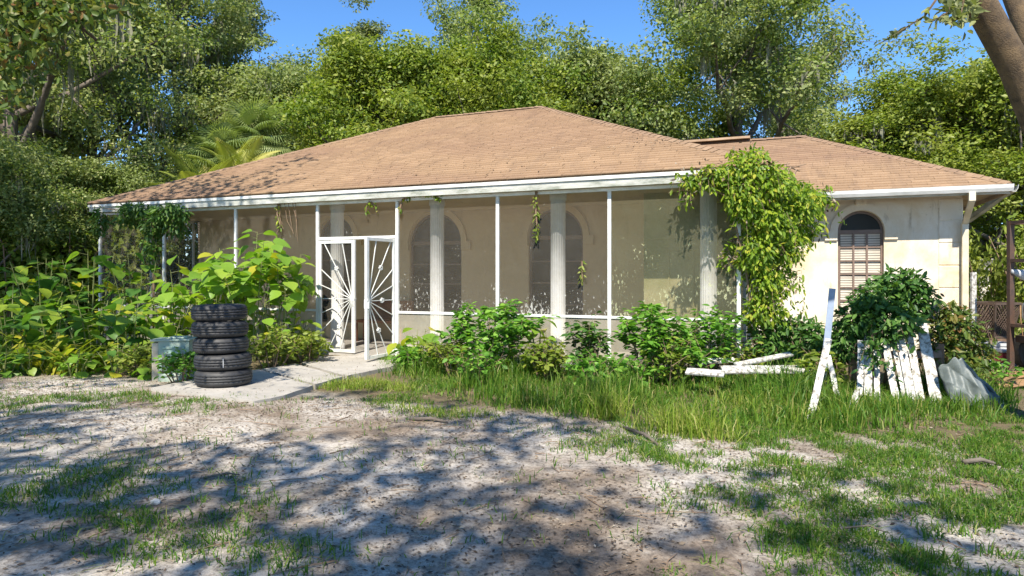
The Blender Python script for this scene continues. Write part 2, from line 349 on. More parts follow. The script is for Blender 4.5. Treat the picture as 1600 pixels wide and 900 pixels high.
# ------------------------------------------------------------------ house
house = tag(empty('house'), 'single storey stucco house with brown shingle hip roof and screened front porch', 'house')
EX0, EX1, EY, EZ = -5.80, 7.66, -.18, 2.92            # main eaves
YM = 4.98; t_ = YM-EY; SL = .470; RZ = EZ+SL*t_
RX0, RX1 = EX0+t_+.35, EX1-t_
YB = 2*YM-EY
WX1, WY = 11.32, 3.55                                    # wing eaves
WT = 3.13; WZ = EZ+.515*WT
def face_shingles(name, a, b, up0, up1, parent, seed):
    """courses of tabs on the plane with eave a-b and top edge up0-up1 (left and right)"""
    r = np.random.default_rng(seed); a, b, up0, up1 = map(Vector, (a, b, up0, up1))
    ex = (b-a).normalized(); L = (b-a).length
    w0 = up0-a; n = ex.cross((up0+up1)/2-a).normalized()
    if n.z < 0: n = -n
    sd = n.cross(ex).normalized()
    if sd.z < 0: sd = -sd
    H = w0.dot(sd); x0t, x1t = w0.dot(ex), (up1-a).dot(ex)
    V = []; Fs = []; step = .128; k = 0; d = -.03
    while d < H:
        d2 = min(d+step+.02, H+.01)
        f0, f1 = max(d, 0)/H, d2/H
        lo0, hi0 = x0t*f0, L+(x1t-L)*f0
        lo1, hi1 = x0t*f1, L+(x1t-L)*f1
        x = lo0-r.uniform(0, .3)
        while x < hi0:
            xe = x+.305
            xa, xb = max(x+.0015, lo0), min(xe-.0015, hi0)
            if xb-xa > .015:
                ya, yb = max(xa, lo1), min(xb, hi1)
                if yb > ya:
                    h = .022+r.uniform(0, .008); dd = d+r.uniform(-.006, .006); i = len(V)
                    for (xx, s, hh) in ((xa, dd, .001), (xb, dd, .001), (xb, dd, h), (xa, dd, h), (yb, d2, .004), (ya, d2, .004)):
                        V.append(tuple(a+ex*xx+sd*s+n*hh))
                    Fs += [(i, i+1, i+2, i+3), (i+3, i+2, i+4, i+5)]
            x = xe
        d += step; k += 1
    o = link(name, npmesh(name, V, np.array(Fs)), parent, M['shingle']); o['kind'] = 'stuff'; return o
def roof_deck(name, ex0, ex1, ey, yb, ez, rx0, rx1, yr, rz):
    mb = MB()
    vs = [(ex0, ey, ez), (ex1, ey, ez), (ex1, yb, ez), (ex0, yb, ez), (rx0, yr, rz), (rx1, yr, rz)]
    mb.add([(x, y, z-.002) for x, y, z in vs]+[(x, y, z-.03) for x, y, z in vs[:4]], [(0, 1, 5, 4), (1, 2, 5), (2, 3, 4, 5), (3, 0, 4), (6, 9, 8, 7), (0, 6, 7, 1), (1, 7, 8, 2), (2, 8, 9, 3), (3, 9, 6, 0)])
    return mb.build(name, M['shingle'], house)
def caps(line, parent, seed):
    r = random.Random(seed); a, b = map(Vector, line); d = b-a; n = int(d.length/.15); mb = MB(); e = d.normalized()
    s = e.cross(Vector((0, 0, 1))).normalized()
    for i in range(n):
        p = a+d*(i/n); q = a+d*((i+1.3)/n); h = .024+r.uniform(0, .006); dr = .045
        mb.add([p-s*.13+Vector((0, 0, h-dr)), p+Vector((0, 0, h+.012)), p+s*.13+Vector((0, 0, h-dr)),
                q+s*.13+Vector((0, 0, h-dr-.014)), q+Vector((0, 0, h)), q-s*.13+Vector((0, 0, h-dr-.014))], [(0, 1, 4, 5), (1, 2, 3, 4)])
    o = mb.build('ridge_cap', M['shingle'], parent); o['kind'] = 'stuff'
A, B, C_, D_ = (EX0, EY, EZ), (EX1, EY, EZ), (EX1, YB, EZ), (EX0, YB, EZ); P0, P1 = (RX0, YM, RZ), (RX1, YM, RZ)
rf = roof_deck('roof', EX0, EX1, EY, YB, EZ, RX0, RX1, YM, RZ)
face_shingles('shingles', A, B, P0, P1, rf, 1); face_shingles('shingles', B, C_, P1, P1, rf, 2); face_shingles('shingles', D_, A, P0, P0, rf, 3)
for ln, sd in (((A, P0), 4), ((B, P1), 5), ((P0, P1), 6)): caps(ln, rf, sd)
wx0 = 3.6
wA, wB, wC = (wx0, WY, EZ+.004), (WX1, WY, EZ+.004), (WX1, WY+2*WT, EZ+.004); wP0, wP1 = (wx0, WY+WT, WZ), (WX1-WT, WY+WT, WZ)
wr = roof_deck('wing_roof', wx0, WX1, WY, WY+2*WT, EZ+.004, wx0, WX1-WT, WY+WT, WZ)
face_shingles('shingles', (5.2, WY, EZ+.004), wB, (5.2, WY+WT, WZ), wP1, wr, 7); face_shingles('shingles', wB, wC, wP1, wP1, wr, 8)
for ln, sd in (((wB, wP1), 9), (((5.2, WY+WT, WZ), wP1), 10)): caps(ln, wr, sd)
mb = MB(); mb.bar((4.6, WY+WT-.02, WZ+.055), (7.05, WY+WT-.02, WZ+.055), .34, .05); mb.build('ridge_vent', M['soffit'], wr)
for (u, v, Y, h) in ((1089, 234, 13.2, .10), (1102, 235, 13.0, .13), (1119, 240, 12.8, .28), (1141, 241, 12.6, .24)):
    p = PD(u, v, Y); y0 = p.y; zr = EZ+.515*(y0-WY)
    mb = MB(); mb.tube([(p.x, y0, zr-.05), (p.x, y0, zr+h)], .045, 12); mb.tube([(p.x, y0, zr-.06), (p.x, y0, zr+.06)], [.13, .055], 12)
    mb.build('vent_pipe', M['white'], house)
# eaves
MB().box(EX0, EX1, EY+.012, EY+.042, EZ-.20, EZ-.035).build('fascia', M['fascia'], house)
MB().box(EX0-.015, EX1+.015, EY-.012, EY+.010, EZ-.088, EZ-.036).build('drip_edge', M['white'], house)
MB().box(EX0, EX0+.03, EY+.043, YB, EZ-.20, EZ-.035).build('fascia', M['fascia'], house)
MB().box(EX1-.03, EX1, EY+.043, YB, EZ-.20, EZ-.035).build('fascia', M['fascia'], house)
MB().box(EX0+.031, EX1-.031, EY+.043, 2.49, EZ-.19, EZ-.16).build('porch_ceiling', M['stuccotan'], house)
# house body walls
def arch_pts(cx, w_, zs, zb, n=18):
    r = w_/2
    return [(cx-r, zb), (cx+r, zb)]+[(cx+r*math.cos(math.pi*i/n), zs+r*math.sin(math.pi*i/n)) for i in range(n+1)]
def wall_front(name, x0, x1, z0, z1, y, openings, mat, depth=.14):
    bm = bmesh.new(); edges = []
    def loop(pts):
        vs = [bm.verts.new((x, y, z)) for x, z in pts]; es = [bm.edges.new((vs[i], vs[(i+1) % len(vs)])) for i in range(len(vs))]
        edges.extend(es); return vs
    loop([(x0, z0), (x1, z0), (x1, z1), (x0, z1)])
    lo = [loop(o) for o in openings]
    bmesh.ops.triangle_fill(bm, edges=edges, use_beauty=True, use_dissolve=False, normal=(0, -1, 0))
    for vs in lo:
        bk = [bm.verts.new((v.co.x, y+depth, v.co.z)) for v in vs]
        for i in range(len(vs)):
            j = (i+1) % len(vs); bm.faces.new((vs[i], vs[j], bk[j], bk[i]))
    me = bpy.data.meshes.new(name); bm.to_mesh(me); bm.free()
    return link(name, me, house, mat)
WIN = [(-3.55, 1.12), (-.62, 1.12), (2.42-.62, 1.22), (4.28-.5, 1.22)]
WYM = 2.5
def win_x(u, y=WYM):
    r = (u-CX)/F; D = y-CAM[1]; Y = D/(CS+SN*r); return CAM[0]+CS*r*Y-SN*Y
w1 = (win_x(640), win_x(721)); w2 = (win_x(826), win_x(911)); w0 = (win_x(498), win_x(553))
mainwins = [((a+b)/2, b-a) for a, b in (w0, w1, w2)]
ZS = 2.10
ops = [arch_pts(cx, ww, 2.70-ww/2, .35) for cx, ww in mainwins]
dx0, dx1 = win_x(566)+.02, win_x(566)+.95
wall_front('wall', -5.55, 5.69, -.1, 2.93, WYM, ops, M['stuccotan'])
MB().box(-5.55, -5.40, WYM+.003, 9.5, -.1, 2.93).build('wall', M['stuccotan'], house)
MB().box(-5.40, 7.2, 9.35, 9.5, -.1, 2.93).build('wall', M['stuccotan'], house)
def arched_window(cx, ww, zb, zt, y, cols, rows, fan=True, blinds=False, frame=M['brownframe'], trim=M['stucco'], ears=.28, tw=.13):
    r = ww/2; zs = zt-r; n = 22
    win = empty('arched_window', (0, 0, 0)); win.parent = house
    # trim band round the arch, proud of the wall
    mb = MB(); yo = y-.045
    o = [(cx+(r+tw)*math.cos(math.pi*i/n), zs+(r+tw)*math.sin(math.pi*i/n)) for i in range(n+1)]
    q = [(cx+(r+.01)*math.cos(math.pi*i/n), zs+(r+.01)*math.sin(math.pi*i/n)) for i in range(n+1)]
    for i in range(n):
        v = [(*o[i], ), (*o[i+1], ), (*q[i+1], ), (*q[i], )]
        mb.add([(a, yo, b) for a, b in v]+[(a, y+.02, b) for a, b in v], [(0, 1, 2, 3), (0, 4, 5, 1), (2, 6, 7, 3)])
    for s in (-1, 1):
        xa = cx+s*(r+.01); xb = cx+s*(r+tw); mb.box(min(xa, xb), max(xa, xb), yo, y+.02, zs-.16, zs)
        xc = cx+s*(r+tw+.09); mb.box(min(xb, xc), max(xb, xc), yo, y+.02, zs-.16, zs+.02)
    mb.build('trim', trim, win)
    MB().box(cx-.09, cx+.09, y-.07, y+.02, zt+tw-.03, zt+tw+.12).build('keystone', trim, win, bevel=.02)
    fr = empty('frame'); fr.parent = win; yf = y+.07
    # outer frame
    mb = MB(); pts = arch_pts(cx, ww, zs, zb); inn = arch_pts(cx, ww-.09, zs, zb+.045); m_ = len(pts)
    for i in range(m_):
        j = (i+1) % m_; v = [pts[i], pts[j], inn[j], inn[i]]
        mb.add([(a, yf, b) for a, b in v]+[(a, yf+.05, b) for a, b in v], [(0, 3, 2, 1), (2, 3, 7, 6)])
    mb.box(cx-r, cx+r, yf-.012, yf+.05, zs-.045, zs+.03)
    mb.build('casing', frame, fr)
    zlo, zhi = zb+.045, zs-.045
    for c in range(1, cols):
        x = cx-r+.045+(ww-.09)*c/cols; MB().box(x-.016, x+.016, yf-.008, yf+.03, zlo, zhi).build('mullion', frame, fr)
    for k in range(1, rows):
        z = zlo+(zhi-zlo)*k/rows; MB().box(cx-r+.045, cx+r-.045, yf-.004, yf+.026, z-.014, z+.014).build('glazing_bar', frame, fr)
    bm = bmesh.new(); f = bm.faces.new([bm.verts.new((x, yf+.035, z)) for x, z in arch_pts(cx, ww-.02, zs, zb+.01)]); me = bpy.data.meshes.new('pane'); bm.to_mesh(me); bm.free()
    link('pane', me, win, M['glass'])
    if blinds:
        mb = MB(); z = zb+.06; rr = random.Random(3)
        while z < zs-.06:
            mb.bar((cx-r+.05, yf+.022, z), (cx+r-.05, yf+.022+rr.uniform(-.004, .004), z+rr.uniform(-.003, .003)), .005, .036); z += .046
        o = mb.build('blind', M['blind'], win); o['kind'] = 'stuff'
    MB().box(cx-r-.05, cx+r+.05, y-.06, y+.06, zb-.07, zb-.002).build('sill', trim, win)
for cx, ww in mainwins: arched_window(cx, ww, .35, 2.70, WYM, 2, 4, trim=M['stuccotan'], ears=.2)
# right bay room inside the porch
xb0 = win_x(1006, .98); MB().box(xb0, 7.2, .98, 2.49, -.1, 2.73).build('wall', M['stuccogreen'], house)
for (u0, u1, v) in ((1012, 1150, 372), (1040, 1150, 390)):
    a, b = win_x(u0, .97), win_x(u1, .97); z = CAM[2]+(HY-v)/F*10.9
    MB().box(a, min(b, 7.19), .955, .978, z-.014, z+.014).build('trim_strip', M['stuccogreen'], house)
for u in (1045, 1083):
    a = win_x(u, .97); MB().box(a-.012, a+.012, .962, .979, .7, 1.8).build('trim_strip', M['stuccogreen'], house)
MB().box(7.05, 7.2, 2.5, 9.3, -.1, 2.93).build('wall', M['stucco'], house)
# wing
WWY = WY+.56; WCX = 10.74
wa, wb = win_x(1309, WWY), win_x(1381, WWY)
wing_ops = [arch_pts((wa+wb)/2, wb-wa, 2.60-(wb-wa)/2, .62)]
wall_front('wing_wall', 7.2, WCX, -.1, 2.88, WWY, wing_ops, M['stucco'])
MB().box(WCX-.15, WCX, WWY+.003, WY+2*WT-.5, -.1, 2.88).build('wing_wall', M['stucco'], house)
arched_window((wa+wb)/2, wb-wa, .62, 2.60, WWY, 3, 6, blinds=True)
for k in range(7):
    z = -.02+k*.40
    if z+.385 < 2.86: MB().box(WCX-.36, WCX+.012, WWY-.012, WWY+.3, z, z+.385).build('quoin', M['stucco'], house, bevel=.012)
MB().box(7.2, WX1-.05, WY+.04, WWY+.02, EZ-.10, EZ-.07).build('soffit', M['soffit'], house)
MB().box(WCX+.001, WX1-.05, WWY+.021, WY+2*WT-.1, EZ-.10, EZ-.07).build('soffit', M['soffit'], house)
def gutter(name, pts, mat, side):
    prof = [(0, 0), (.0, -.11), (.075, -.115), (.105, -.06), (.115, 0), (.108, 0), (.098, -.055), (.07, -.105), (.008, -.10), (.006, 0)]
    mb = MB(); n = len(prof); b = []
    for p in pts:
        p = Vector(p)
        for (o, z) in prof: mb.v.append(tuple(p+Vector(side)*o+Vector((0, 0, z))))
    for i in range(len(pts)-1):
        for k in range(n): mb.f.append((i*n+k, i*n+(k+1) % n, (i+1)*n+(k+1) % n, (i+1)*n+k))
    mb.f.append(tuple(range(n))[::-1]); mb.f.append(tuple((len(pts)-1)*n+k for k in range(n)))
    return mb.build(name, mat, house)
MB().box(7.7, WX1-.01, WY+.005, WY+.035, EZ-.16, EZ-.03).build('fascia', M['fascia'], house)
MB().box(WX1-.04, WX1-.012, WY+.036, WY+2*WT, EZ-.16, EZ-.03).build('fascia', M['soffit'], house)
gutter('gutter', [(7.7, WY+.003, EZ-.012), (WX1+.02, WY+.003, EZ-.012)], M['white'], (0, -1, 0))
tag(gutter('gutter', [(WX1-.008, WY-.02, EZ-.02), (WX1+.02, WY+.9, EZ-.06), (WX1+.05, WY+2.0, EZ-.16), (WX1+.03, WY+3.4, EZ-.30)], M['fascia'], (1, 0, 0)), 'loose sagging side gutter')
dsx = win_x(1507, WWY-.06)
mb = MB(); mb.box(dsx-.05, dsx+.05, WY-.09, WY-.01, EZ-.27, EZ-.12); mb.bar((dsx, WY-.05, EZ-.25), (dsx, WWY-.09, EZ-.62), .09, .07, (0, 1, 0)); mb.box(dsx-.05, dsx+.05, WWY-.14, WWY-.045, -.05, EZ-.60)
mb.build('downspout', M['spout'], house, bevel=.008)
mb = MB(); mb.tube([(7.55, WWY-.07, 2.7), (7.55, WWY-.07, 0)], .05, 10); mb.build('downspout', M['stucco'], house)
# porch: floor, posts, rails, screens
MB().box(-5.75, 7.34, -.05, 2.49, -.15, 0.012).build('porch_floor', M['concrete'], house)
POST = [-5.69, -3.82, -1.93, 0.0, 1.68, 3.565, 5.41, 7.27]; PT = EZ-.20
for i, x in enumerate(POST):
    MB().box(x-.028, x+.028, -.025, .025, .012, PT-.052).build('screen_post', M['white'], house, bevel=.004)
for y in (1.25, 2.44):
    for x in (POST[0], POST[-1]):
        MB().box(x-.025, x+.025, y-.025, y+.025, .012, PT-.052).build('screen_post', M['white'], house, bevel=.004)
MB().box(POST[0]-.05, POST[-1]+.05, -.03, .03, PT-.05, PT+.006).build('top_rail', M['white'], house, bevel=.004)
for x in (POST[0], POST[-1]):
    MB().box(x-.03, x+.03, .031, 2.44, PT-.05, PT).build('top_rail', M['white'], house)
    for ya, yb in ((.026, 1.224), (1.276, 2.414)):
        MB().box(x-.02, x+.02, ya, yb, .735, .785).build('chair_rail', M['white'], house)
        for z0, z1 in ((.80, PT-.055), (.02, .73)):
            MB().add([(x, ya, z0), (x, yb, z0), (x, yb, z1), (x, ya, z1)], [(0, 1, 2, 3)]).build('screen_panel', M['screen'], house)
for i in range(7):
    a, b = POST[i]+.028, POST[i+1]-.028
    if i == 3:
        MB().box(a, b, -.024, .024, 2.035, 2.085).build('transom_rail', M['white'], house)
        MB().add([(a, 0, 2.085), (b, 0, 2.085), (b, 0, PT-.052), (a, 0, PT-.052)], [(0, 1, 2, 3)]).build('screen_panel', M['screen'], house)
        continue
    MB().box(a, b, -.02, .02, .745, .785).build('chair_rail', M['white'], house)
    MB().box(a, b, -.018, .018, .0125, .05).build('bottom_rail', M['white'], house)
    MB().add([(a, 0, .785), (b, 0, .785), (b, 0, PT-.052), (a, 0, PT-.052)], [(0, 1, 2, 3)]).build('screen_panel', M['screengreen'] if i == 6 else M['screen'], house)
    MB().add([(a, 0, .05), (b, 0, .05), (b, 0, .745), (a, 0, .745)], [(0, 1, 2, 3)]).build('screen_panel', M['screenlow'], house)
# fluted columns just inside the screens
def column_mesh(r, h):
    n = 96; V = []; Fs = []
    zs = [0, .12, .121, h-.10, h-.099, h]
    for k, z in enumerate(zs):
        for i in range(n):
            a = 2*math.pi*i/n
            rr = r*1.14 if k in (0, 1, 4, 5) else r*(1-.055*max(0, math.cos(a*20))**.5 if math.cos(a*20) > 0 else 1)
            V.append((rr*math.cos(a), rr*math.sin(a), z))
    for k in range(len(zs)-1):
        for i in range(n): Fs.append((k*n+i, k*n+(i+1) % n, (k+1)*n+(i+1) % n, (k+1)*n+i))
    return npmesh('column', V, np.array(Fs))
cm = column_mesh(.122, PT-.012)
for u in (527, 683, 872, 1107):
    c = link('column', cm, house, M['column']); c.location = (win_x(u, .47), .47, .012)
# iron screen doors with sunburst bars
def door_leaf(hinge, ang, sgn):
    d = empty('screen_door', (hinge, -.02, 0), ang); d.parent = house
    W_, H0, H1 = .80, .03, 2.02; fw = .055
    X = lambda x: sgn*x
    def bx(nm, x0, x1, z0, z1, y=.018):
        a, b = sorted((X(x0), X(x1))); return MB().box(a, b, -y, y, z0, z1).build(nm, M['white'], d, bevel=.004)
    bx('stile', 0, fw, H0, H1); bx('stile', W_-fw-.01, W_, H0, H1, .024)
    bx('rail', fw, W_-fw-.01, H1-fw, H1, .017); bx('rail', fw, W_-fw-.01, H0, H0+fw, .017)
    cx, cz = W_-fw-.01, .98
    ends = [(.52, H1-fw), (.12, H1-fw), (fw, 1.50), (fw, 1.22), (fw, .98), (fw, .72), (fw+.02, .42), (.22, H0+fw), (.48, H0+fw)]
    for ex, ez in ends:
        MB().bar((X(cx), 0, cz), (X(ex), 0, ez), .013, .013, (0, 1, 0)).build('bar', M['white'], d)
    mb = MB(); mb.tube([(X(cx+.03), -.03, cz), (X(cx+.03), .03, cz)], .038, 16); mb.build('rosette', M['white'], d)
    for k in (1, 4, 7):
        ex, ez = ends[k]; px_, pz_ = cx+(ex-cx)*.55, cz+(ez-cz)*.55
        mb = MB()
        for q in range(5):
            a = 2*math.pi*q/5; mb.tube([(X(px_+.028*math.cos(a)), -.018, pz_+.028*math.sin(a)), (X(px_+.028*math.cos(a)), .018, pz_+.028*math.sin(a))], .016, 8)
        mb.build('flower', M['white'], d)
    bx('handle', W_-.035, W_-.02, .86, .96, .05)
    MB().add([(X(fw), .004, H0+fw), (X(cx), .004, H0+fw), (X(cx), .004, H1-fw), (X(fw), .004, H1-fw)], [(0, 1, 2, 3)]).build('screen_panel', M['doorscreen'], d)
door_leaf(.045, R(-2), 1)
door_leaf(1.635, R(87), -1)

# wooden bench on the porch, seen through the open leaf
bx_ = win_x(585, 1.9)
be = tag(empty('bench', (bx_+.1, 2.05, .012)), 'reddish wooden bench inside the porch behind the open screen door', 'bench')
MB().box(-.6, .6, -.22, .2, .40, .45).build('seat', M['redwood'], be); MB().box(-.6, .6, .2, .25, .40, .85).build('backrest', M['redwood'], be)
for sx in (-.55, .55):
    for sy in (-.18, .18): MB().box(sx-.035, sx+.035, sy-.035, sy+.035, 0, .40).build('leg', M['redwood'], be)

# ------------------------------------------------------------------ trees
def gen_tree(seed, H, Rc, th, nlimb, nleaf, leafL, r0=.22, flat=.6, up=.35, clump=.2, moss=0, bend=.5, shape=.35):
    r = np.random.default_rng(seed); mb = MB()
    n = 9; pts = []; x = y = 0.0; dx, dy = r.normal(size=2)*bend*.06
    for i in range(n):
        pts.append(Vector((x, y, H*.86*i/(n-1)))); x += dx*H*.12+r.normal()*bend*.12; y += dy*H*.12+r.normal()*bend*.12
    rad = [r0*(1-.82*i/(n-1))+(.35*r0 if i == 0 else 0) for i in range(n)]
    mb.tube(pts, rad, 9)
    tips = []; mid = []
    def at(t):
        f = t*(n-1); i = min(int(f), n-2); return pts[i].lerp(pts[i+1], f-i), rad[i]*(1-f+i)+rad[i+1]*(f-i)
    for k in range(nlimb):
        t = th/(H*.86)+(1-th/(H*.86))*((k+.5)/nlimb)**.9; t = min(.99, t)
        p, rr = at(t); q = (t*H*.86-th)/(H*.86-th)
        L = Rc*(1-shape*q*q-(1-shape)*max(0, q-.55)*1.1)*r.uniform(.7, 1.15); az = k*2.4+r.normal()*.35; el = R(8)+up*r.uniform(.4, 1.3)+q*.5
        d = Vector((math.cos(az)*math.cos(el), math.sin(az)*math.cos(el), math.sin(el))); lp = [p]; m = 6
        for i in range(m):
            d = (d+Vector(r.normal(size=3))*.20+Vector((0, 0, .05))).normalized(); lp.append(lp[-1]+d*L/m)
        lr = [max(.012, rr*.62*(1-.85*i/m)) for i in range(m+1)]; mb.tube(lp, lr, 6, False); tips.append((lp[-1], 1.0))
        for j in range(6):
            i = r.integers(2, m+1); b0 = lp[i]; sd = (Vector(r.normal(size=3))+d*.8+Vector((0, 0, .25))).normalized(); sl_ = L*r.uniform(.22, .48)
            c1 = b0+sd*sl_*.5+Vector(r.normal(size=3))*.08; c2 = b0+sd*sl_; mb.tube([b0, c1, c2], [lr[i]*.6, lr[i]*.4, .008], 5, False)
            tips.append((c2, .9)); mid.append(c1)
            if r.random() < .6: tips.append((c1+Vector(r.normal(size=3))*.25, .6))
    tp, _ = at(1.0)
    for j in range(4): tips.append((tp+Vector((r.normal()*Rc*.15, r.normal()*Rc*.15, r.uniform(0, H*.12))), .8))
    cen = np.array([tuple(c) for c, s in tips]); cr = np.array([s for c, s in tips])*clump*Rc*r.uniform(.65, 1.25, len(tips))
    pr = cr**2; pr /= pr.sum(); ci = r.choice(len(cen), nleaf, p=pr)
    dr = rnd_dirs(r, nleaf); rho = r.random(nleaf)**.5
    off = dr*(rho*cr[ci])[:, None]*np.array([1.15, 1.15, flat])
    nrm = unit(dr*.55+np.array([0, 0, .65])+r.normal(size=(nleaf, 3))*.55)
    ld = unit(np.cross(nrm, r.normal(size=(nleaf, 3)))+np.array([0, 0, -.15])); Ls = leafL*r.uniform(.6, 1.35, nleaf)
    crown = leaves('crown', cen[ci]+off, ld, nrm, Ls, Ls*.52)
    mossm = None
    if moss:
        V = []; Fs = []; src = mid+[c-Vector((0, 0, .1)) for c, s in tips]
        low = sorted(range(len(src)), key=lambda i: src[i].z)[:max(4, int(len(src)*.75))]
        for q in range(moss):
            c = src[low[r.integers(len(low))]]; ln = r.uniform(.3, 1.25)*(1 if q % 3 else .6)
            for s in range(10):
                px_, py_ = c.x+r.normal()*.14, c.y+r.normal()*.14; z0 = c.z+r.normal()*.1; l2 = ln*r.uniform(.4, 1.0); a = r.uniform(0, math.pi); wd = r.uniform(.02, .05)
                ux, uy = math.cos(a)*wd, math.sin(a)*wd; b = len(V); jx, jy = r.normal(size=2)*.05
                V += [(px_-ux*.5, py_-uy*.5, z0), (px_+ux*.5, py_+uy*.5, z0), (px_+ux+jx, py_+uy+jy, z0-l2*.5), (px_-ux+jx, py_-uy+jy, z0-l2*.5), (px_+ux*.2, py_+uy*.2, z0-l2), (px_-ux*.2, py_-uy*.2, z0-l2)]
                Fs += [(b, b+1, b+2, b+3), (b+3, b+2, b+4, b+5)]
        mossm = npmesh('moss', V, np.array(Fs))
    return mb.mesh('trunk', True), crown, mossm
KIND = {
 'oak':   gen_tree(11, 12.5, 5.6, 3.2, 17, 62000, .135, .34, moss=90, clump=.175),
 'tall':  gen_tree(12, 14.0, 3.6, 4.5, 16, 30000, .13, .20, up=.5, clump=.20, moss=55, shape=.2),
 'dense': gen_tree(13, 9.8, 4.4, 1.6, 19, 60000, .145, .22, clump=.215, shape=.5),
 'dense2': gen_tree(17, 9.0, 4.2, 1.3, 18, 58000, .14, .2, clump=.23, shape=.5, moss=45),
 'slim':  gen_tree(14, 13.0, 2.2, 4.0, 15, 22000, .13, .16, up=.75, clump=.30, shape=.4),
 'mossy': gen_tree(15, 11.0, 4.6, 2.4, 18, 52000, .135, .28, clump=.19, moss=140),
 'left': gen_tree(19, 13.0, 6.0, 1.4, 22, 90000, .115, .30, clump=.165, moss=170, shape=.5),
 'shade': gen_tree(16, 10.5, 6.2, 4.2, 13, 7600, .22, .30, clump=.155, up=.3),
}
TREE_N = 0
def tree(kind, u, Y, label, scale=1.0, rz=0.0, leaf='oak', sz=None, cat='tree', name='oak_tree', bark='bark', group='trees around the house', pos=None):
    p = pos if pos is not None else PU(u, Y, 0); tr, cr, mo = KIND[kind]
    e = tag(empty(name, (p[0], p[1], -.15), rz), label, cat, group); e.scale = (scale, scale, sz or scale)
    link('trunk', tr, e).data
    if not tr.materials: tr.materials.append(M['bark'])
    c = link('crown', cr, e)
    if not cr.materials: cr.materials.append(M['oak'])
    c.material_slots[0].link = 'OBJECT'; c.material_slots[0].material = M[leaf]
    if mo:
        if not mo.materials: mo.materials.append(M['moss'])
        link('moss', mo, e)['kind'] = 'stuff'
    return e
tree('dense2', 55, 16.6, 'low leafy tree in front of the far left oak', .55, 1.7, 'leftoak', .52)
tree('dense', 135, 18.0, 'low leafy tree just left of the porch roof corner', .5, .5, 'oak', .46)
tree('dense2', -40, 15.2, 'low leafy tree cut by the left edge', .55, 3.7, 'oak', .54)
tree('left', 10, 18.5, 'moss-hung oak at the far left edge beside the porch', 1.0, .4, 'leftoak', 1.05)
tree('mossy', 150, 24, 'moss-hung oak between the left edge and the tall bare-limbed tree', 1.0, 2.2, 'leftoak', 1.1)
tree('tall', 275, 25, 'tall thin-crowned oak with pale bare limbs left of the roof', 1.1, 1.1, 'oak', 1.05)
tree('oak', -60, 28, 'big oak far behind the left edge of the picture', 1.05, 3.3, 'oak')
tree('tall', 365, 29, 'tall open-crowned tree just left of the blue sky gap', .98, 4.0, 'oakdark', .95)
tree('dense2', 450, 25, 'mid-height tree right of the fan palm above the left roof slope', .95, 1.0, 'oak', 1.05)
tree('slim', 552, 30, 'slim upright tree standing against the sky left of the ridge', 1.05, .3, 'oakdark', 1.05)
tree('dense', 560, 22, 'bright leafy tree above the left end of the ridge', .92, .9, 'bright', .92)
tree('dense', 690, 23, 'bright leafy tree right behind the roof ridge', .95, 2.6, 'bright', .94)
tree('tall', 765, 31, 'tall tree rising above the ridge with a dark forked trunk', 1.08, 2.0, 'oak', 1.12)
tree('dense', 815, 22.5, 'bright leafy tree behind the roof peak', .9, 4.4, 'bright', .92)
tree('dense2', 925, 25, 'bushy tree behind the right hip of the main roof', 1.0, 3.2, 'oak', 1.08)
tree('dense', 1010, 27, 'leafy tree left of the great spreading oak', .95, 5.4, 'bright', .95)
tree('oak', 1165, 25, 'great spreading oak behind the wing roof with heavy dark limbs', 1.12, 2.5, 'oak', 1.02)
tree('oak', 1235, 33, 'oak behind the great spreading oak on its right', .95, 5.1, 'oakdark', .95)
tree('mossy', 1400, 22, 'moss-draped tree behind the right slope of the wing roof', .92, 3.0, 'yellowgreen', .70)
tree('mossy', 1520, 23, 'moss-draped tree left of the leaning trunk', .95, 5.2, 'bright', .74)
tree('dense2', 1640, 20, 'leafy tree at the far right edge behind the junk', 1.0, .7, 'yellowgreen', .95)
tree('dense', 1540, 31, 'yellow-green tree beyond the clearing right of the house', .85, 1.9, 'yellowgreen', .8)
tree('dense2', 90, 33, 'low leafy tree far back between the moss-hung oaks', 1.0, 2.9, 'bright', .8)
tree('dense', 330, 34, 'low leafy tree far back behind the fan palm', 1.0, 3.9, 'bright', .72)
tree('dense2', 1255, 35, 'low leafy tree far back above the wing ridge', 1.0, 4.9, 'bright', .78)
tree('dense2', 1090, 36, 'low leafy tree far back left of the wing ridge', 1.0, .2, 'yellowgreen', .75)
# shade trees behind the photographer: out of the frame, their shadows fall across the drive
sh = 'shade oaks behind the camera'
for (x, y, s, rz) in ((9.0, -17.2, 1.0, .3), (3.2, -15.6, .95, 2.4), (-2.6, -13.6, .95, 4.0), (14.2, -15.0, .9, 1.2), (-5.5, -7.5, .95, 5.0)):
    tree('shade', 0, 0, 'wide oak whose crown stands out of frame and shades the drive', s, rz, 'oak', pos=(x, y), group=sh)

